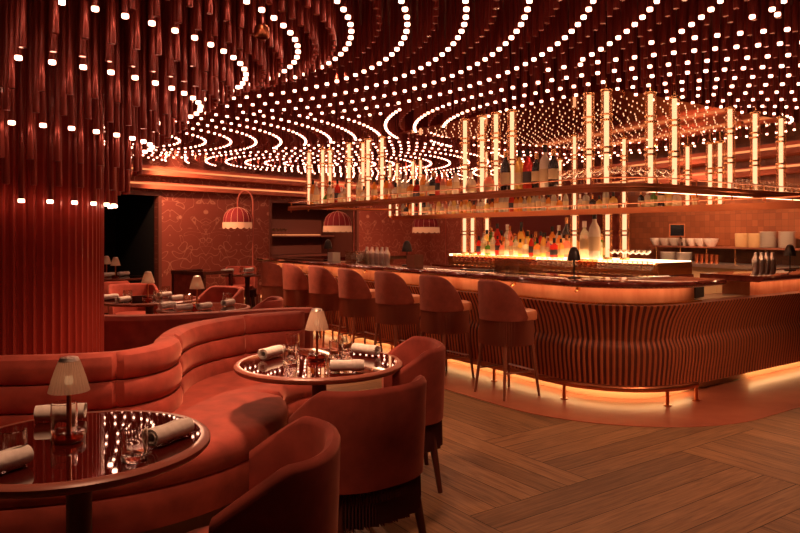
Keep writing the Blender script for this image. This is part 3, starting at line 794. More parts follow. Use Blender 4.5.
CAPS = {'amber': 'black', 'clear': 'steel', 'green': 'brass', 'dark': 'brass', 'red': 'black', 'pink': 'brass', 'golden': 'black', 'white': 'black', 'blue': 'steel'}
LABS = {'amber': 'label_pale', 'clear': 'label_pale', 'green': 'label_pale', 'dark': 'label_pale', 'red': 'label_dark', 'pink': 'label_pale', 'golden': 'label_pale', 'white': 'label_pale', 'blue': 'label_pale'}
def bottle(shape, colr, x, y, z, label, group, sc_=1.0):
    k = (shape, colr)
    if k not in bp:
        h, prof, l0, l1, r = SH[shape]
        t = thing('bottle', label, 'bottle', (x, y, z), random.uniform(0, 6), group)
        mb = MB(); mb.lathe(prof, 4 if shape == 'square' else 14); mb.build('glass_body', 'btl_' + colr, t, ang=45)
        z0 = prof[-1][1]; mb = MB(); mb.lathe([(0, z0 - .03), (.0165, z0 - .03), (.0165, h), (0, h)], 10); mb.build('cap', CAPS[colr], t)
        mb = MB(); n = 4 if shape == 'square' else 14; mb.lathe([(r + .0012, l0), (r + .0012, l1)], n); mb.build('paper_label', LABS[colr], t, ang=45)
        bp[k] = t; t.scale = (sc_,) * 3; return t
    o = copy_tree(bp[k], (x, y, z), random.uniform(0, 6), label, group); o.scale = (sc_,) * 3; return o
PLACED = []
def bottle_row(px0, px1, n, z, where, group, fn, kinds, sc0=.9, sc1=1.15, gap=.012, lim=99):
    """pack bottles side by side from px0 to px1 on the line n, stepping round the tubes"""
    i = 0; px = px0; out = []
    while px < px1 and i < lim:
        sh, c = kinds[i % len(kinds)]; s = round(random.uniform(sc0, sc1), 3); rad = SH[sh][4] * s
        x, y = fn(px, n); step = .35
        while px < px1 and (any(abs(z - q[2]) < .7 and math.hypot(x - q[0], y - q[1]) < q[3] + rad + .004 for q in TUBES) or any(abs(z - q[2]) < .05 and math.hypot(x - q[0], y - q[1]) < q[3] + rad + gap for q in PLACED)):
            px += step; x, y = fn(px, n)
        if px >= px1: break
        PLACED.append((x, y, z, rad)); out.append((sh, c, x, y, s)); i += 1; px += step
    for i, (sh, c, x, y, s) in enumerate(out):
        bottle(sh, c, x, y, z, '%s %s bottle, %s from the left %s' % (sh, c, nth(i + 1), where), group, s)
rnd = random.Random(11)
shapes = list(SH); cols_top = ['amber', 'clear', 'green', 'pink', 'red', 'golden', 'dark', 'clear', 'amber', 'white']
def kinds(n, cl): return [(rnd.choice(shapes), rnd.choice(cl)) for _ in range(n)]
def spread_px(a, b, step, avoid, tol): 
    out = []; p = a
    while p <= b:
        if all(abs(p - q) > tol for q in avoid): out.append(p)
        p += step
    return out
named = [(471, 'squat', 'clear', 1), (489, 'squat', 'pink', 1), (505.5, 'tall', 'dark', 1.1), (519.5, 'tall', 'golden', 1.1), (528, 'tall', 'red', 1.1), (536.5, 'slender', 'dark', 1.15), (545, 'tall', 'white', 1.15), (553.5, 'slender', 'dark', 1.2)]
for px, sh, c, s in named:
    x, y = P1(px, .19 if px < 510 else .30); s *= 1.2; PLACED.append((x, y, RZ, SH[sh][4] * s))
    bottle(sh, c, x, y, RZ, '%s %s bottle on the front rack, %s' % (sh, c, {471: 'between the first two bright tubes', 489: 'between two bright tubes', 505.5: 'just left of a bright tube', 519.5: 'beside the red bottle', 528: 'beside the golden bottle', 536.5: 'left of the big white bottle', 545: 'largest pale one', 553.5: 'right of the big white bottle'}[px]), 'bottles on the front rack', s)
bottle_row(313, 461, .30, RZ, 'on the front rack', 'bottles on the front rack', P1, kinds(80, cols_top), 1.0, 1.3)
bottle_row(403, 632, BN, BZ, 'on the back rack', 'bottles on the back rack', P1, kinds(60, ['clear', 'amber', 'pink', 'dark', 'clear', 'golden', 'red', 'clear']), .85, 1.1)
bottle_row(641, 706, BN, BZ, 'on the right end of the back rack', 'bottles on the back rack', P1, [('square', 'dark'), ('square', 'clear'), ('square', 'green'), ('slender', 'dark'), ('square', 'golden'), ('squat', 'clear'), ('square', 'amber')], .85, 1.05)
cl_low = ['amber', 'golden', 'pink', 'clear', 'red', 'amber', 'green', 'pink', 'golden', 'dark', 'clear']
x, y = P1(594.5, 1.97); bottle('tall', 'white', x, y, 1.175, 'large white bottle with dark label at the right of the glowing ledge', 'bottles on the glowing ledge', 1.75); PLACED.append((x, y, 1.175, .074))
x, y = P1(584.5, 1.97); bottle('slender', 'clear', x, y, 1.175, 'slim clear bottle just left of the large white bottle', 'bottles on the glowing ledge', 1.65); PLACED.append((x, y, 1.175, .062))
bottle_row(479, 604, 1.96, 1.175, 'in the front row on the glowing ledge', 'bottles on the glowing ledge', P1, kinds(60, cl_low), .9, 1.2)
bottle_row(481, 604, 2.14, 1.175, 'in the middle row on the glowing ledge', 'bottles on the glowing ledge', P1, kinds(60, cl_low + ['blue']), 1.15, 1.4)
bottle_row(491, 604, 2.34, 1.175, 'in the rear row on the glowing ledge', 'bottles on the glowing ledge', P1, kinds(60, cl_low), 1.4, 1.6)

# ------------------------------------------------------------------ glassware
GL = {'coupe': [(0, 0), (.032, 0), (.032, .003), (.004, .008), (.004, .075), (.020, .085), (.045, .105), (.050, .135), (.0485, .135), (.043, .107), (.018, .088), (0, .083)],
      'goblet': [(0, 0), (.030, 0), (.030, .003), (.004, .008), (.004, .05), (.018, .058), (.034, .085), (.034, .11), (.028, .15), (.027, .15), (.033, .11), (.033, .087), (.017, .061), (0, .056)],
      'tumbler': [(0, 0), (.036, 0), (.040, .006), (.043, .06), (.041, .105), (.0385, .106), (.040, .06), (.037, .020), (0, .018)]}
gp = {}
def glass(kind, x, y, z, label, group, m='glass', s=1.0, cat='glass'):
    k = (kind, m)
    if k not in gp:
        mb = MB(); mb.lathe(GL[kind], 18); o = mb.build(kind + ('_glass' if kind != 'tumbler' else ''), m, ang=50); gp[k] = o
        o.location = (x, y, z); o.scale = (s,) * 3; return tag(o, label, cat, group)
    o = copy_tree(gp[k], (x, y, z), 0, label, group); o.scale = (s,) * 3; return o
ps = spread_px(455, 535, 4.4, [], 0)
for i, px in enumerate(ps):
    x, y = P1(px, 1.70); glass('goblet', x, y, 1.02, 'rose tinted goblet, %s from the left on the lower step of the back bar' % nth(i + 1), 'goblets on the lower step', 'amber_glass', 1.1)
for i, px in enumerate(spread_px(540, 650, 5.0, [], 0)):
    x, y = P1(px, 1.69); glass('goblet', x, y, 1.02, 'clear goblet, %s from the left in the right half of the lower step' % nth(i + 1), 'clear goblets on the lower step', 'amber_glass' if i in (8, 9, 10, 11) else 'glass', 1.1)
for i, px in enumerate((612, 618, 624.5, 630, 636, 642, 647)):
    x, y = P1(px, 1.93); glass('coupe', x, y, 1.175, 'clear coupe, %s from the left at the right end of the glowing ledge' % nth(i + 1), 'coupes on the glowing ledge', s=.95)
for i, px in enumerate((565, 573, 581, 597, 615)):
    x, y = P1(px, .28); glass('coupe', x, y, RZ, 'large coupe on the front rack, %s left of the rack corner' % nth(5 - i), 'coupes on the front rack', s=1.35)
for i, px in enumerate((624, 634, 643, 659, 667)):
    x, y = P2(px, .3); glass('coupe', x, y, RZ, 'large coupe on the front rack, %s right of the rack corner' % nth(i + 1), 'coupes on the front rack', s=1.35)
for i, px in enumerate(spread_px(737, 800, 4.2, [755, 781], 2.5)):
    x, y = P2(px, .24); glass('tumbler', x, y, RZ, 'clear tumbler at the right end of the front rack, %s from the left' % nth(i + 1), 'tumblers on the rack end')
for i, px in enumerate(spread_px(739, 800, 5.4, [755, 781], 2.5)):
    x, y = P2(px, .40); glass('goblet', x, y, RZ, 'clear stemmed glass at the right end of the front rack, %s from the left' % nth(i + 1), 'stemmed glasses on the rack end', s=1.1)
for i, px in enumerate(spread_px(491, 545, 5.2, [], 0)):
    x, y = P1(px, .22); glass('tumbler', x, y, 1.08, 'low clear tumbler on the bar top, %s from the left of its row' % nth(i + 1), 'low tumblers on the bar top', s=.62)

# ------------------------------------------------------------------ things on the bar top
def bar_lamp(x, y, z, label, s=1.0):
    t = thing('table_lamp', label, 'lamp', (x, y, z), 0, 'small black lamps on the bar')
    mb = MB(); mb.lathe([(0, 0), (.060, 0), (.060, .012), (.012, .018), (0, .018)], 18); mb.build('base', 'black_metal', t)
    mb = MB(); mb.cyl((0, 0, .015), (0, 0, .19), .007, n=10); mb.build('stem', 'black_metal', t)
    mb = MB(); mb.lathe([(.062, .165), (.058, .20), (.045, .25), (.030, .282), (.012, .292), (0, .293)], 20); mb.build('lamp_shade', 'black_metal', t)
    t.scale = (s,) * 3
x, y = P1(574, .05); bar_lamp(x, y, 1.08, 'small black lamp near the bar corner, in front of the bottles')
x, y = P1(328, .15); bar_lamp(x, y, 1.08, 'small black lamp at the far end of the bar, beside a pale box', 1.1)
x, y = P1(407, .18); bar_lamp(x, y, 1.08, 'small black lamp in the middle of the long bar, beside a wooden caddy', 1.1)
x, y = P2(790, .15); bar_lamp(x, y, 1.08, 'small black lamp on the short bar top right of the shakers')
def simple(name, label, cat, mb, m, group=None, **k): return tag(mb.build(name, m, **k), label, cat, group)
SHK = [(0, 0), (.036, 0), (.040, .01), (.046, .14), (.044, .15), (.030, .18), (.022, .20), (.020, .235), (0, .24)]
sh0 = None
def shaker(x, y, z, label, group, s=1):
    global sh0
    if sh0 is None:
        sh0 = thing('cocktail_shaker', label, 'shaker', (x, y, z), 0, group)
        mb = MB(); mb.lathe(SHK[:5] + [(0, .15)], 16); mb.build('tin', 'steel', sh0); mb = MB(); mb.lathe([(.044, .15)] + SHK[5:], 16); mb.build('lid', 'steel', sh0); sh0.scale = (s,) * 3
    else: o = copy_tree(sh0, (x, y, z), 0, label, group); o.scale = (s,) * 3
for i, px in enumerate((755.8, 761.8, 767, 772.5)):
    x, y = P2(px, .22); shaker(x, y, 1.08, 'steel cocktail shaker on the short bar top, %s from the left' % nth(i + 1), 'shakers on the short bar top', .88)
for i, px in enumerate((367, 372, 377, 382, 387)):
    x, y = P1(px, .30); shaker(x, y, 1.08, 'steel cocktail shaker on the far bar top, %s from the left' % nth(i + 1), 'shakers on the long bar top', .95)
def crate(px, n, w, d, h, name, label, cat, m):
    x, y = P1(px, n); mb = MB(); t = .008
    rz = face_bar
    cs, sn = math.cos(rz), math.sin(rz)
    def bx(cx, cy, cz, a, b, c): mb.box((x + cx * cs - cy * sn, y + cx * sn + cy * cs, 1.08 + cz), (a, b, c), rz)
    bx(0, 0, t / 2, w, d, t)
    for sx in (-1, 1): bx(sx * (w / 2 - t / 2), 0, h / 2 + t / 2, t, d, h - t)
    for sy in (-1, 1): bx(0, sy * (d / 2 - t / 2), h / 2 + t / 2, w - 2 * t, t, h - t)
    return simple(name, label, cat, mb, m, smooth=False)
crate(334, .16, .15, .13, .13, 'napkin_box', 'pale napkin box beside the far black lamp on the bar', 'box', 'plate')
crate(357, .10, .28, .22, .17, 'ice_bin', 'clear square ice bin on the far bar top', 'ice bin', 'glass')
mb = MB(); x, y = P1(357, .10); rr = random.Random(3)
for i in range(40):
    mb.box((x + rr.uniform(-.075, .075), y + rr.uniform(-.075, .075), 1.10 + rr.uniform(.01, .11)), (.03, .03, .028), rr.uniform(0, 3))
o = mb.build('ice_cubes', 'ice', smooth=False); o['kind'] = 'stuff'; tag(o, 'ice cubes filling the clear bin on the far bar top', 'ice')
crate(415, .12, .16, .14, .15, 'straw_caddy', 'slatted wooden caddy beside the middle bar lamp', 'caddy', 'stool_wood')
crate(505, .16, .15, .15, .14, 'glass_jar', 'square glass jar on the bar top, left of its pair', 'jar', 'glass'); crate(519, .16, .15, .15, .14, 'glass_jar', 'square glass jar on the bar top, right of its pair', 'jar', 'glass')
x, y = P1(480, .22); mb = MB(); mb.box((x, y, 1.086), (.42, .24, .012), face_bar); simple('bar_mat', 'black rubber bar mat lying on the bar top', 'mat', mb, 'black', smooth=False)
# candle and frame further back on the far bar end
x, y = P1(391, 1.9); 
# ------------------------------------------------------------------ prep counter by the tiled wall
pc = thing('prep_counter', 'brass-fronted prep counter against the tiled wall', 'counter', (0, 0, 0))
qa, qb = -2.6, q_rw(650, .4)
mb = MB(); mb.prism([RW(qa, .75), RW(qb, .75), RW(qb, .1), RW(qa, .1)], .08, .98); mb.build('cabinet_body', 'prep', pc, smooth=False)
mb = MB(); mb.prism([RW(qa, .8), RW(qb, .8), RW(qb, .01), RW(qa, .01)], .98, 1.03); mb.build('counter_slab', 'steel', pc, smooth=False)
mb = MB(); mb.prism([RW(qa, .42), RW(qb, .42), RW(qb, .01), RW(qa, .01)], 1.26, 1.285); mb.build('upper_shelf', 'stool_wood', pc, smooth=False)
for i in range(8):
    q = qa + .15 + (qb - qa - .3) * i / 7
    x, y = RW(q, .40); mb = MB(); mb.cyl((x, y, 1.03), (x, y, 1.26), .012, n=8); mb.build('shelf_post', 'brass', pc)
for i in range(7):
    q = qa + (qb - qa) * (i + .5) / 7; x, y = RW(q, .755); mb = MB(); mb.box((x, y, .55), (.02, (qb - qa) / 7 - .03, .72), math.atan2(WY, WX) - PI / 2); d = mb.build('door', 'prep', pc, smooth=False)
def PR(px, m): return RW(q_rw(px, m), m)
BOWL = [(0, 0), (.05, 0), (.085, .05), (.095, .085), (.09, .085), (.08, .05), (.045, .012), (0, .010)]
o0 = None
for i, px in enumerate((657, 666, 675, 684, 693, 702, 711)):
    x, y = PR(px, .22); lb = 'pale serving bowl on the shelf under the tiles, %s from the left' % nth(i + 1)
    if o0 is None: mb = MB(); mb.lathe(BOWL, 18); o0 = simple('serving_bowl', lb, 'bowl', mb, 'plate', 'bowls on the prep shelf'); o0.location = (x, y, 1.285); o0.scale = (1.25, 1.25, 1.5)
    else: copy_tree(o0, (x, y, 1.285), 0, lb)
PLATE = [(0, 0), (.07, 0), (.12, .012), (.12, .016), (.065, .006), (0, .006)]
mb = MB(); mb.lathe(PLATE, 20); p0 = simple('plate', 'x', 'plate', mb, 'plate'); first = True
for px, n, z, m, where, sc_ in ((668, 10, 1.03, .55, 'left-hand plate stack under the bowls', 1), (684, 10, 1.03, .55, 'second plate stack under the bowls', 1), (768, 16, 1.285, .24, 'tall pale plate stack, left one', .95), (787, 16, 1.285, .24, 'tall pale plate stack, right one', .95)):
    x, y = PR(px, m)
    for i in range(n):
        lb = 'plate in the %s, %s from the bottom' % (where, nth(i + 1))
        o = p0 if first else copy_tree(p0); first = False
        o.location = (x, y, z + i * .0155 * sc_); o.scale = (sc_,) * 3; o['label'] = lb; o['group'] = where
for i, px in enumerate((742, 755)):
    x, y = PR(px, .24); mb = MB(); mb.lathe([(0, 0), (.09, 0), (.10, .02), (.10, .2), (.09, .21), (0, .2)], 16, (x, y, 1.285)); simple('straw_basket', 'round straw bread basket beside the plate stacks, %s of two' % nth(i + 1), 'basket', mb, 'straw', 'baskets by the plates')
for i, px in enumerate((697, 702, 707, 712, 717)):
    x, y = PR(px, .52); mb = MB(); mb.lathe([(0, 0), (.03, 0), (.034, .14), (.031, .14), (.028, .01), (0, .01)], 12, (x, y, 1.03)); simple('copper_cup', 'copper cup on the prep counter, %s from the left' % nth(i + 1), 'cup', mb, 'copper', 'copper cups on the prep counter')
ts = thing('screen_terminal', 'black tablet screen on an arm in front of the tiled wall', 'screen', (0, 0, 0))
x, y = PR(677, .5); rz = math.atan2(y, x) - PI / 2 + R(8)
mb = MB(); mb.box((x, y, 1.545), (.24, .03, .21), rz); mb.build('frame', 'copper', ts, smooth=False)
mb = MB(); mb.box((x - .0 + math.sin(rz) * .0165, y - math.cos(rz) * .0165, 1.545), (.21, .004, .18), rz); mb.build('display', 'screen', ts, smooth=False)
mb = MB(); mb.tube([(x, y + .02, 1.5), (*PR(682, .3), 1.4), (*PR(682, .3), 1.29)], .015, 8); mb.build('arm', 'black_metal', ts)
# cutting boards and till in the staff gap
x, y = L2(1.5, .70); mb = MB(); mb.box((x, y, .80), (.5, .35, .04), math.atan2(EY, EX)); mb.box((x, y, .4), (.48, .33, .76), math.atan2(EY, EX)); simple('ice_well', 'steel ice well in the gap between the two bar tops', 'ice well', mb, 'steel', smooth=False)
x, y = L2(1.30, .25); mb = MB(); mb.box((x, y, .93), (.22, .20, .12), math.atan2(EY, EX) + .2); simple('till_box', 'black till box below the bar top in the staff gap', 'box', mb, 'black', smooth=False)

# ------------------------------------------------------------------ round tables
def make_table(label, x, y, r=.46, z=.75, rim=.034, group=None):
    t = thing('round_table', label, 'table', (x, y, 0), 0, group)
    mb = MB(); mb.lathe([(0, z - .006), (r - rim, z - .006), (r - rim, z - .0005), (0, z - .0005)], 72); mb.build('tabletop', 'lacquer', t)
    mb = MB(); mb.lathe([(r - rim, z - .012), (r - rim, z), (r - .012, z), (r, z - .010), (r, z - .024), (r - .010, z - .034), (0, z - .034), (0, z - .012)], 72); mb.build('rim', 'table_rim', t, ang=50)
    mb = MB(); mb.lathe([(.0, z - .034), (.10, z - .034), (.05, z - .075), (.043, z - .12), (.043, .06), (.06, .03), (0, .03)], 24); mb.build('pedestal', 'dark_wood', t)
    mb = MB(); mb.lathe([(0, .03), (.22, .03), (.25, .02), (.25, 0), (0, 0)], 32); mb.build('foot', 'dark_wood', t)
    return t
T1, T2 = (-1.153, 2.48), (-.472, 4.03)
make_table('round dark red lacquer table in the front corner, with wooden rim', *T1, r=.455)
make_table('round dark red lacquer table in the bend of the banquette', *T2, r=.487)

def make_lamp(x, y, z, label, s=1.0, group='small shaded table lamps'):
    t = thing('table_lamp', label, 'lamp', (x, y, z), 0, group); t.scale = (s,) * 3
    mb = MB(); mb.lathe([(0, 0), (.052, 0), (.056, .006), (.056, .03), (.05, .038), (.018, .042), (0, .042)], 24); mb.build('base', 'red_glass', t)
    mb = MB(); mb.lathe([(0, .004), (.046, .004), (.046, .014), (0, .014)], 24); mb.build('base_disc', 'copper', t)
    mb = MB(); mb.lathe([(.0, .014), (.012, .014), (.0085, .05), (.0085, .25), (0, .25)], 14); mb.build('stem', 'copper', t)
    mb = MB(); n = 64; rows = []
    for r, zz in ((.068, .180), (.056, .225), (.042, .268), (.034, .290)):
        rows.append([((r + (.0022 if i % 2 else 0)) * math.cos(2 * PI * i / n), (r + (.0022 if i % 2 else 0)) * math.sin(2 * PI * i / n), zz) for i in range(n)])
    mb.rings(rows, True, False); mb.build('lamp_shade', 'shade', t, ang=20)
    mb = MB(); mb.lathe([(.036, .290), (.03, .302), (.012, .306), (0, .306)], 20); mb.build('finial', 'steel', t)
    mb = MB(); mb.lathe([(0, .20), (.012, .205), (.016, .22), (.012, .235), (0, .24)], 10); mb.build('bulb', 'bulb', t)
    return t
def spiral_napkin():
    mb = MB(); L = .18; th = .004; n = 46; pts = []
    for i in range(n + 1):
        a = 2 * PI * 2.1 * i / n; r = .014 + .023 * i / n; pts.append((r, a))
    rows = []
    for k in range(9):
        x = -L / 2 + L * k / 8; e = 1 + .04 * math.sin(k * 1.3)
        o = [(x + .006 * (r / .03), e * (r + th / 2) * math.cos(a), .0385 + e * (r + th / 2) * math.sin(a) * .93) for r, a in pts]
        i_ = [(x + .006 * (r / .03), e * (r - th / 2) * math.cos(a), .0385 + e * (r - th / 2) * math.sin(a) * .93) for r, a in pts[::-1]]
        rows.append(o + i_)
    mb.rings(rows, True, True); return mb
nap0 = None
def napkin(x, y, z, rz, label, group=None, s=1.0):
    global nap0
    if nap0 is None: nap0 = spiral_napkin().build('rolled_napkin', 'napkin', ang=50); o = nap0; tag(o, label, 'napkin', group)
    else: o = copy_tree(nap0, None, None, label, group)
    o.location = (x, y, z); o.rotation_euler = (0, 0, rz); o.scale = (s,) * 3
# front table
make_lamp(*on_plane(69, 441, .75), .75, 'small shaded lamp on the front corner table')
napkin(*on_plane(59, 421, .75), .75, R(14), 'rolled white napkin behind the lamp on the front table', 'napkins on the front table')
napkin(*on_plane(169, 442, .75), .75, R(64), 'rolled white napkin at the right of the front table', 'napkins on the front table')
napkin(*on_plane(-1, 474, .75), .75, R(64), 'rolled white napkin at the left edge of the front table', 'napkins on the front table')
glass('tumbler', *on_plane(134, 460, .75), .75, 'clear tumbler beside the right napkin on the front table', 'tumblers on the front table', 'solid_glass', s=1.05)
glass('tumbler', *on_plane(64, 434, .75), .75, 'clear tumbler behind the lamp on the front table', 'tumblers on the front table', 'solid_glass', s=1.1)
glass('tumbler', *on_plane(11, 466, .75), .75, 'clear tumbler at the left of the front table', 'tumblers on the front table', 'solid_glass', s=1.1)
# second table
make_lamp(*on_plane(317, 360, .75), .75, 'small shaded lamp on the second table, before the bar stools')
napkin(*on_plane(271, 358, .75), .75, R(66), 'rolled white napkin at the left of the second table', 'napkins on the second table')
napkin(*on_plane(346, 372, .75), .75, R(6), 'rolled white napkin at the front of the second table', 'napkins on the second table')
napkin(*on_plane(365, 355, .75), .75, R(-36), 'rolled white napkin at the back of the second table', 'napkins on the second table')
for px, py, w in ((290, 363, 'left of the lamp'), (293, 350.5, 'at the back left'), (336, 358, 'right of the lamp'), (345, 352, 'behind the front napkin')):
    glass('tumbler', *on_plane(px, py, .75), .75, 'clear tumbler %s on the second table' % w, 'tumblers on the second table', 'solid_glass', s=1.0)

# ------------------------------------------------------------------ banquettes
def banquette(label, ctrl, depth, top=.85, seams=(), rolls=3, thick=.17, seat=True, name='banquette', step=.03, plinth=True):
    t = thing(name, label, 'banquette', (0, 0, 0))
    path = smooth_path(ctrl, step)
    z0 = .40; hgt = (top - z0)
    NN = normals(path); SL = [min(NN, key=lambda q: math.hypot(q[0] - p[0], q[1] - p[1]))[4] for p in seams]
    def prof(L, tot):
        sm = 0
        for s in SL:
            d = abs(L - s); big = s == SL[-2] and len(SL) > 3
            sm = max(sm, 2.3 * math.exp(-(d / .04) ** 2) if big else math.exp(-(d / .02) ** 2))
        e = min(L, tot - L); endr = 1 if e > .08 else math.sqrt(max(0, 1 - ((.08 - e) / .08) ** 2))
        pr = []
        for i in range(rolls):
            a = z0 + hgt * i / rolls; b = z0 + hgt * (i + 1) / rolls
            lean = -.012 * (i + .5) / rolls
            for f in (.0, .03, .10, .28, .5, .72, .90, .97):
                if i == rolls - 1 and f > .7: continue
                bulge = .040 * math.sin(PI * min(1, max(0, f))) ** .30 if 0 < f else .0
                pr.append((lean + bulge - .030 * sm, a + (b - a) * f))
        pr += [(.026 - .03 * sm, top - .05), (.012 - .03 * sm, top - .018), (-.02, top - .001), (-.05, top + .003 - .010 * sm), (-thick * .85, top - .006), (-thick - .02, top - .04), (-thick - .02, .12), (-.05, .12)]
        if endr < 1:
            c = -thick / 2; pr = [(c + (u - c) * max(endr, .05), z) for u, z in pr]
        return pr
    mb = MB(); sweep(mb, path, prof); mb.build('backrest', 'velvet', t, ang=32)
    if seat:
        def w(L, tot): return depth(L / tot) if callable(depth) else depth
        def sp(L, tot):
            k = w(L, tot); e = min(L, tot - L); q = 1 if e > .07 else .55 + .45 * math.sqrt(max(0, 1 - ((.07 - e) / .07) ** 2))
            for q_ in SL[2:3] if len(SL) > 2 else ():
                k -= .09 * math.exp(-((L - q_) / .05) ** 2)
            return [(-.04, .20), (-.04, .435), (.02, .448), (k * .5, .462), (k - .10, .455), (k - .035, .438), (k - .008, .405), (k, .36), (k - .006, .318), (k - .018, .305), (k - .006, .292), (k - .002, .22), (k - .02, .12), (k - .08, .105)]
        mb = MB(); sweep(mb, path, sp); mb.build('seat', 'velvet', t, ang=40)
        if plinth:
            mb = MB(); sweep(mb, path, lambda L, tot: [(-.1, 0), (-.1, .12), (w(L, tot) - .07, .12), (w(L, tot) - .07, 0)]); mb.build('plinth', 'dark_wood', t, smooth=False)
    return t
B1 = [(-3.4, 3.50), (-2.8, 3.55), (-2.2, 3.60), (-1.80, 3.65), (-1.52, 3.76), (-1.385, 3.97), (-1.375, 4.22), (-1.45, 4.53), (-1.46, 4.88), (-1.36, 5.20), (-1.16, 5.48), (-.90, 5.66), (-.78, 5.69)]
banquette('serpentine rust velvet banquette with channelled back round the two front tables', B1, .68, .85, ((-2.6, 3.57), (-1.53, 3.76), (-1.43, 4.42), (-1.22, 5.42)), 3, .12)
B2 = [(-.80, 6.36), (-1.1, 6.30), (-1.5, 6.08), (-1.95, 5.86), (-2.4, 5.78), (-2.9, 6.05), (-3.3, 6.5)]
banquette('curved rust velvet banquette turned away, behind the front banquette', B2, .50, .82, ((-1.5, 6.08), (-2.4, 5.78)), 2, .12)

# ------------------------------------------------------------------ armchairs
def make_armchair(label, group='velvet tub armchairs'):
    t = thing('armchair', label, 'armchair', (0, 0, 0), 0, group)
    mb = MB(); shell(mb, .305, .29, .05, .40, .828, .69, 99, .05, 60, 2.6, .58, 1.1); mb.build('backrest', 'velvet', t)
    mb = MB(); pad(mb, .235, .245, .36, .47, cy=.03); mb.build('seat', 'velvet', t)
    mb = MB(); pad(mb, .285, .28, .33, .405, 2.5); mb.build('seat_frame', 'fringe', t)
    mb = MB(); fringe(mb, .285, .278, .235, .40, -180, 180, 260); mb.build('fringe', 'fringe', t)
    for sx in (-1, 1):
        for sy in (-1, 1):
            mb = MB(); mb.cyl((sx * .20, sy * .19, .36), (sx * .245, sy * .24, 0), .026, .014, 10); mb.build('leg', 'dark_wood', t)
    return t
def heading(fx, fy): return math.atan2(fy, fx) - PI / 2
ch0 = make_armchair('rust velvet armchair with fringe, drawn up to the front corner table')
ch0.location = (-.50, 2.25, 0); ch0.rotation_euler.z = heading(-1, -.04)
CH = [((-.215, 3.22), (-.62, .785), 'rust velvet armchair with its back to us at the second table'),
      ((-.035, 4.20), (-.98, -.12), 'rust velvet armchair at the right of the second table, facing left'),
      ((-1.50, 7.05), (-.9, -.1), 'rust velvet armchair at the right end of the table behind the far banquette'),
      ((-2.25, 8.45), (-.55, -.8), 'rust velvet armchair just right of the pale lamp on the far table'),
      ((-3.45, 8.95), (.6, -1), 'rust velvet armchair before the dark doorway'),
      ((-4.15, 9.75), (-.4, .9), 'rust velvet armchair beside the fluted column, back turned'),
      ((-2.10, 12.9), (-1, .1), 'rust velvet armchair right of the round table by the wallpaper'),
      ((-3.15, 13.7), (.3, -1), 'rust velvet armchair between wallpaper and round table')]
for (x, y), f, lb in CH: copy_tree(ch0, (x, y, 0), heading(*f), lb)

# wooden framed sofa chair by the wallpaper
sx, sy = -3.40, 11.9
fc = thing('settle_chair', 'square dark wood framed armchair with red back, before the wallpaper', 'armchair', (sx, sy, 0), heading(.55, .85))
mb = MB(); mb.box((0, -.32, .83), (.80, .06, .06)); mb.box((-.38, 0, .83), (.05, .62, .05)); mb.box((.38, 0, .83), (.05, .62, .05)); mb.build('top_rail', 'dark_wood', fc, smooth=False)
mb = MB(); mb.box((0, -.30, .62), (.70, .05, .36)); mb.build('backrest', 'velvet', fc, smooth=False)
mb = MB(); pad(mb, .34, .30, .36, .47, 6); mb.build('seat', 'velvet', fc)
for ax in (-.375, .375):
    for ay in (-.31, .29):
        mb = MB(); mb.box((ax, ay, .40), (.05, .05, .80)); mb.build('leg', 'dark_wood', fc, smooth=False)

# ------------------------------------------------------------------ dining tables further back
FT = [((-1.98, 6.98), .46, 'dark dining table just behind the far banquette'), ((-2.85, 7.85), .55, 'dark dining table behind the fluted column, with curled napkins'), ((-4.75, 11.7), .45, 'dark dining table before the dark doorway'), ((-2.82, 12.75), .48, 'round dining table before the patterned wallpaper')]
for (x, y), r, lb in FT: make_table(lb, x, y, r)
make_lamp(*on_plane(197, 307.5, .75), .75, 'pale shaded lamp on the table just behind the far banquette', 1.05)
make_lamp(*on_plane(148, 300, .75), .75, 'pale shaded lamp on the table behind the fluted column', 1.05)
make_lamp(*on_plane(115.5, 278, .75), .75, 'pale shaded lamp before the dark doorway, right of two', 1.15)
make_lamp(*on_plane(106.5, 276, .75), .75, 'lit shaded lamp before the dark doorway, left of two', 1.15)
for px, py, rz, w in ((155, 309.5, 1.0, 'front left of the near far table'), (204, 309.5, 1.2, 'right of the pale lamp'), (174, 312.5, .9, 'front of the near far table'), (228, 306, 1.3, 'by the banquette end')):
    x, y = on_plane(px, py, .75)
    d = math.hypot(x - FT[0][0][0], y - FT[0][0][1])
    if d > .36: x = FT[0][0][0] + (x - FT[0][0][0]) * .36 / d; y = FT[0][0][1] + (y - FT[0][0][1]) * .36 / d
    napkin(x, y, .75, rz, 'rolled napkin on the table behind the far banquette, %s' % w, 'napkins on the far tables')
for px, py, rz, w in ((109.5, 300, .9, 'left, beside the column'), (123, 302.5, 1.3, 'front left'), (164, 297.5, 1.1, 'rear right'), (180, 301.5, 1.2, 'right end')):
    x, y = on_plane(px, py, .75); cx_, cy_ = FT[1][0]; d = math.hypot(x - cx_, y - cy_)
    if d > .46: x = cx_ + (x - cx_) * .46 / d; y = cy_ + (y - cy_) * .46 / d
    napkin(x, y, .75, rz, 'rolled napkin on the table behind the fluted column, %s' % w, 'napkins on the far tables')
for px, py, rz, w in ((108, 277, 1.0, 'left'), (126, 275, 1.2, 'right')):
    x, y = on_plane(px, py, .75); cx_, cy_ = FT[2][0]; d = math.hypot(x - cx_, y - cy_)
    if d > .36: x = cx_ + (x - cx_) * .36 / d; y = cy_ + (y - cy_) * .36 / d
    napkin(x, y, .75, rz, 'rolled napkin on the table before the dark doorway, %s one' % w, 'napkins on the far tables', 1.2)
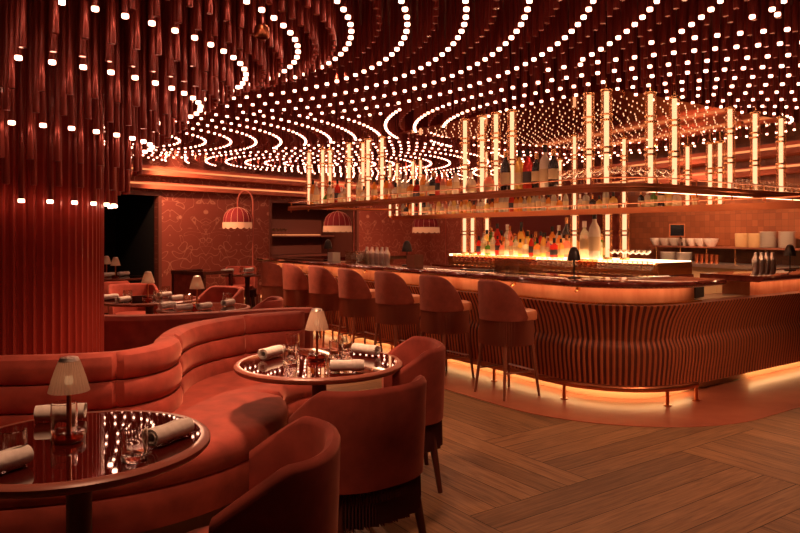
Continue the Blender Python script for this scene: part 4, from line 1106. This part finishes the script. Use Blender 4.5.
for px, py, rz, w in ((226, 273.5, .9, 'left'), (249, 272, 1.2, 'right')):
    x, y = on_plane(px, py, .75); cx_, cy_ = FT[3][0]; d = math.hypot(x - cx_, y - cy_)
    if d > .38: x = cx_ + (x - cx_) * .38 / d; y = cy_ + (y - cy_) * .38 / d
    napkin(x, y, .75, rz, 'rolled napkin on the round table by the wallpaper, %s one' % w, 'napkins on the far tables', 1.3)
for i, (tx, ty, w) in enumerate(((-2.2, 7.15, 'left on the table behind the far banquette'), (-1.8, 7.2, 'right on the table behind the far banquette'), (-3.0, 7.6, 'left on the table behind the column'), (-2.65, 7.55, 'right on the table behind the column'), (-2.75, 8.1, 'rear on the table behind the column'), (-2.95, 12.9, 'left on the round table by the wallpaper'), (-2.7, 12.95, 'right on the round table by the wallpaper'))):
    glass('tumbler', tx, ty, .75, 'clear tumbler standing %s' % w, 'tumblers on the far tables', s=1.15)

# ------------------------------------------------------------------ arc lamps with fringed dome shades
def arc_lamp(label, px_shade, px_pole, Y, zc, r=.29, striped=True):
    xs, xp = u_of(px_shade) * Y, u_of(px_pole) * Y
    t = thing('arc_lamp', label, 'floor lamp', (xp, Y, 0), 0, 'arc floor lamps with red dome shades'); dx = xs - xp
    h = zc + .55
    pts = [(0, 0, .2), (0, 0, h - .25)]
    for i in range(1, 13):
        a = PI * i / 12; pts.append((dx / 2 - dx / 2 * math.cos(a), 0, h - .25 + .25 * math.sin(a)))
    pts.append((dx, 0, zc + .18)); mb = MB(); mb.tube(pts, .016, 8); mb.build('pole', 'lamp_pole', t)
    b = mb = MB(); mb.lathe([(0, 0), (.15, 0), (.15, .24), (0, .24)], 24); bs = mb.build('base', 'lamp_pole', t)
    if striped:
        mb = MB()
        for i in range(12):
            a = 2 * PI * i / 12; mb.box((.151 * math.cos(a), .151 * math.sin(a), .12), (.004, .03, .235), a)
        mb.build('base_stripe', 'stripe_light', bs, smooth=False)
    prof = [(r, -.12), (r * .98, -.02), (r * .86, .08), (r * .62, .155), (r * .3, .195), (0, .205)]
    sh = MB(); sh.lathe(prof, 40, (dx, 0, zc)); so = sh.build('lamp_shade', 'lampshade_red', t)
    mb = MB()
    for i in range(14):
        a = 2 * PI * i / 14; mb.tube([(dx + (q + .003) * math.cos(a), (q + .003) * math.sin(a), zc + z) for q, z in prof[:-1]] + [(dx, 0, zc + .208)], .0042, 5)
    mb.build('shade_piping', 'shade_rib', so)
    mb = MB(); n = 112; rows = []
    for i in range(n + 1):
        a = 2 * PI * i / n; j = .004 * (i % 2); sc_ = abs(math.sin(a * 7)) * .035
        rows.append([(dx + (r + .006 + j) * math.cos(a), (r + .006 + j) * math.sin(a), zc - .10), (dx + (r + .012 + j) * math.cos(a), (r + .012 + j) * math.sin(a), zc - .20 - sc_)])
    mb.rings(rows, False, False); mb.build('fringe', 'lamp_fringe', t)
    mb = MB(); mb.lathe([(0, -.03), (.03, -.01), (.04, .03), (.03, .06), (0, .08)], 10, (dx, 0, zc - .02)); mb.build('bulb', 'bulb', t)
arc_lamp('arc floor lamp with red dome shade, leftmost, before the patterned wall', 237.5, 253, 14.2, 1.82)
arc_lamp('arc floor lamp with red dome shade, beside the dark alcove at the bar end', 337.5, 354, 14.6, 1.75)
arc_lamp('arc floor lamp with red dome shade, rightmost, seen over the middle of the bar', 426, 446, 15.4, 1.73)

# alcove shelf with glasses
tm = (T_N0 + T_N1) / 2
al = thing('alcove_shelf', 'wooden shelf in the dark alcove behind the bar end', 'shelf', (0, 0, 0))
mb = MB(); mb.prism([BW(T_N0 + .05, -.75), BW(T_N1 - .05, -.75), BW(T_N1 - .05, -1.29), BW(T_N0 + .05, -1.29)], 1.40, 1.44); mb.build('shelf_board', 'cabinet', al, smooth=False)
mb = MB(); mb.prism([BW(T_N0 + .05, -.65), BW(T_N1 - .05, -.65), BW(T_N1 - .05, -1.29), BW(T_N0 + .05, -1.29)], 0, .95); mb.build('cabinet_base', 'cabinet', al, smooth=False)
mb = MB(); mb.prism([BW(T_N0 + .1, -1.24), BW(T_N1 - .1, -1.24), BW(T_N1 - .1, -1.27), BW(T_N0 + .1, -1.27)], 1.44, 1.46); mb.build('shelf_light', 'wallstrip', al, smooth=False)  # strip added to brighten the alcove glasses
for i in range(9):
    x, y = BW(T_N0 + .30 + i * .115, -.9); glass('coupe', x, y, 1.44, 'stemmed glass on the alcove shelf, %s from the left' % nth(i + 1), 'glasses in the alcove', s=1.3)

# ------------------------------------------------------------------ spotlights: first and tiled-wall cans are real, the rest added fill
sx_, sy_ = u_of(262) * 4.1, 4.1
spot_fixture(sx_, sy_, EYE + (233 - 36) * 4.1 / F, 'round copper spotlight can hanging among the rods, above the front banquette', (-1.0, 4.3, .45), 120, 80, .8, .12)
spot_fixture(-.9, 2.2, 3.2, 'copper spotlight can above the front corner table', (-1.1, 3.0, .5), 65, 80, .8, .12)
spot_fixture(.2, 1.9, 3.2, 'copper spotlight can above the front chairs', (-.1, 3.4, .5), 10, 70, .8, .12)
spot_fixture(2.2, 3.2, 3.2, 'copper spotlight can above the oak floor', (2.0, 4.6, 0), 70, 90, .8)
spot_fixture(-.6, 6.2, 3.0, 'copper spotlight can over the stools', (.3, 7.0, .8), 25, 100)
spot_fixture(2.9, 4.4, 3.0, 'copper spotlight can facing the bar corner', (2.6, 6.0, .6), 90, 80, .8)
spot_fixture(-2.4, 9.4, 3.0, 'copper spotlight can over the far dining tables', (-2.5, 8.2, .7), 280, 115)
spot_fixture(-4.3, 12.7, 3.0, 'copper spotlight can facing the patterned wallpaper', (-3.6, 14.9, 1.5), 240, 120)
spot_fixture(.4, 15.4, 3.0, 'copper spotlight can facing the wallpaper behind the bar', (-.6, 18.9, 1.6), 260, 110)
x, y = PR(655, 1.4); spot_fixture(x, y, 2.85, 'copper spotlight can facing the tiled wall', (*PR(690, 0), 1.3), 80, 95)
x, y = PR(740, 1.8); spot_fixture(x, y, 2.85, 'copper spotlight can over the prep counter', (*PR(735, .5), 1.0), 170, 80)

# ------------------------------------------------------------------ camera, world, view
cam = bpy.data.cameras.new('camera'); co = bpy.data.objects.new('camera', cam); COL.objects.link(co)
co.location = (0, 0, EYE); co.rotation_euler = (PI / 2, 0, 0)
cam.sensor_width = 36; cam.lens = 36 * F / 800; cam.shift_y = -33.5 / 800; cam.clip_end = 60; cam.clip_start = .05
sc.camera = co
w = bpy.data.worlds.new('world'); sc.world = w; w.use_nodes = True
w.node_tree.nodes['Background'].inputs[0].default_value = (.10, .02, .01, 1); w.node_tree.nodes['Background'].inputs[1].default_value = .1
sc.view_settings.view_transform = 'Standard'; sc.view_settings.look = 'None'; sc.view_settings.exposure = .98; sc.view_settings.gamma = 1
sc.view_settings.use_curve_mapping = False
sc.cycles.use_denoising = True
sc.cycles.max_bounces = 8; sc.cycles.transparent_max_bounces = 16; sc.cycles.sample_clamp_indirect = 4
sc.cycles.caustics_reflective = False; sc.cycles.caustics_refractive = False
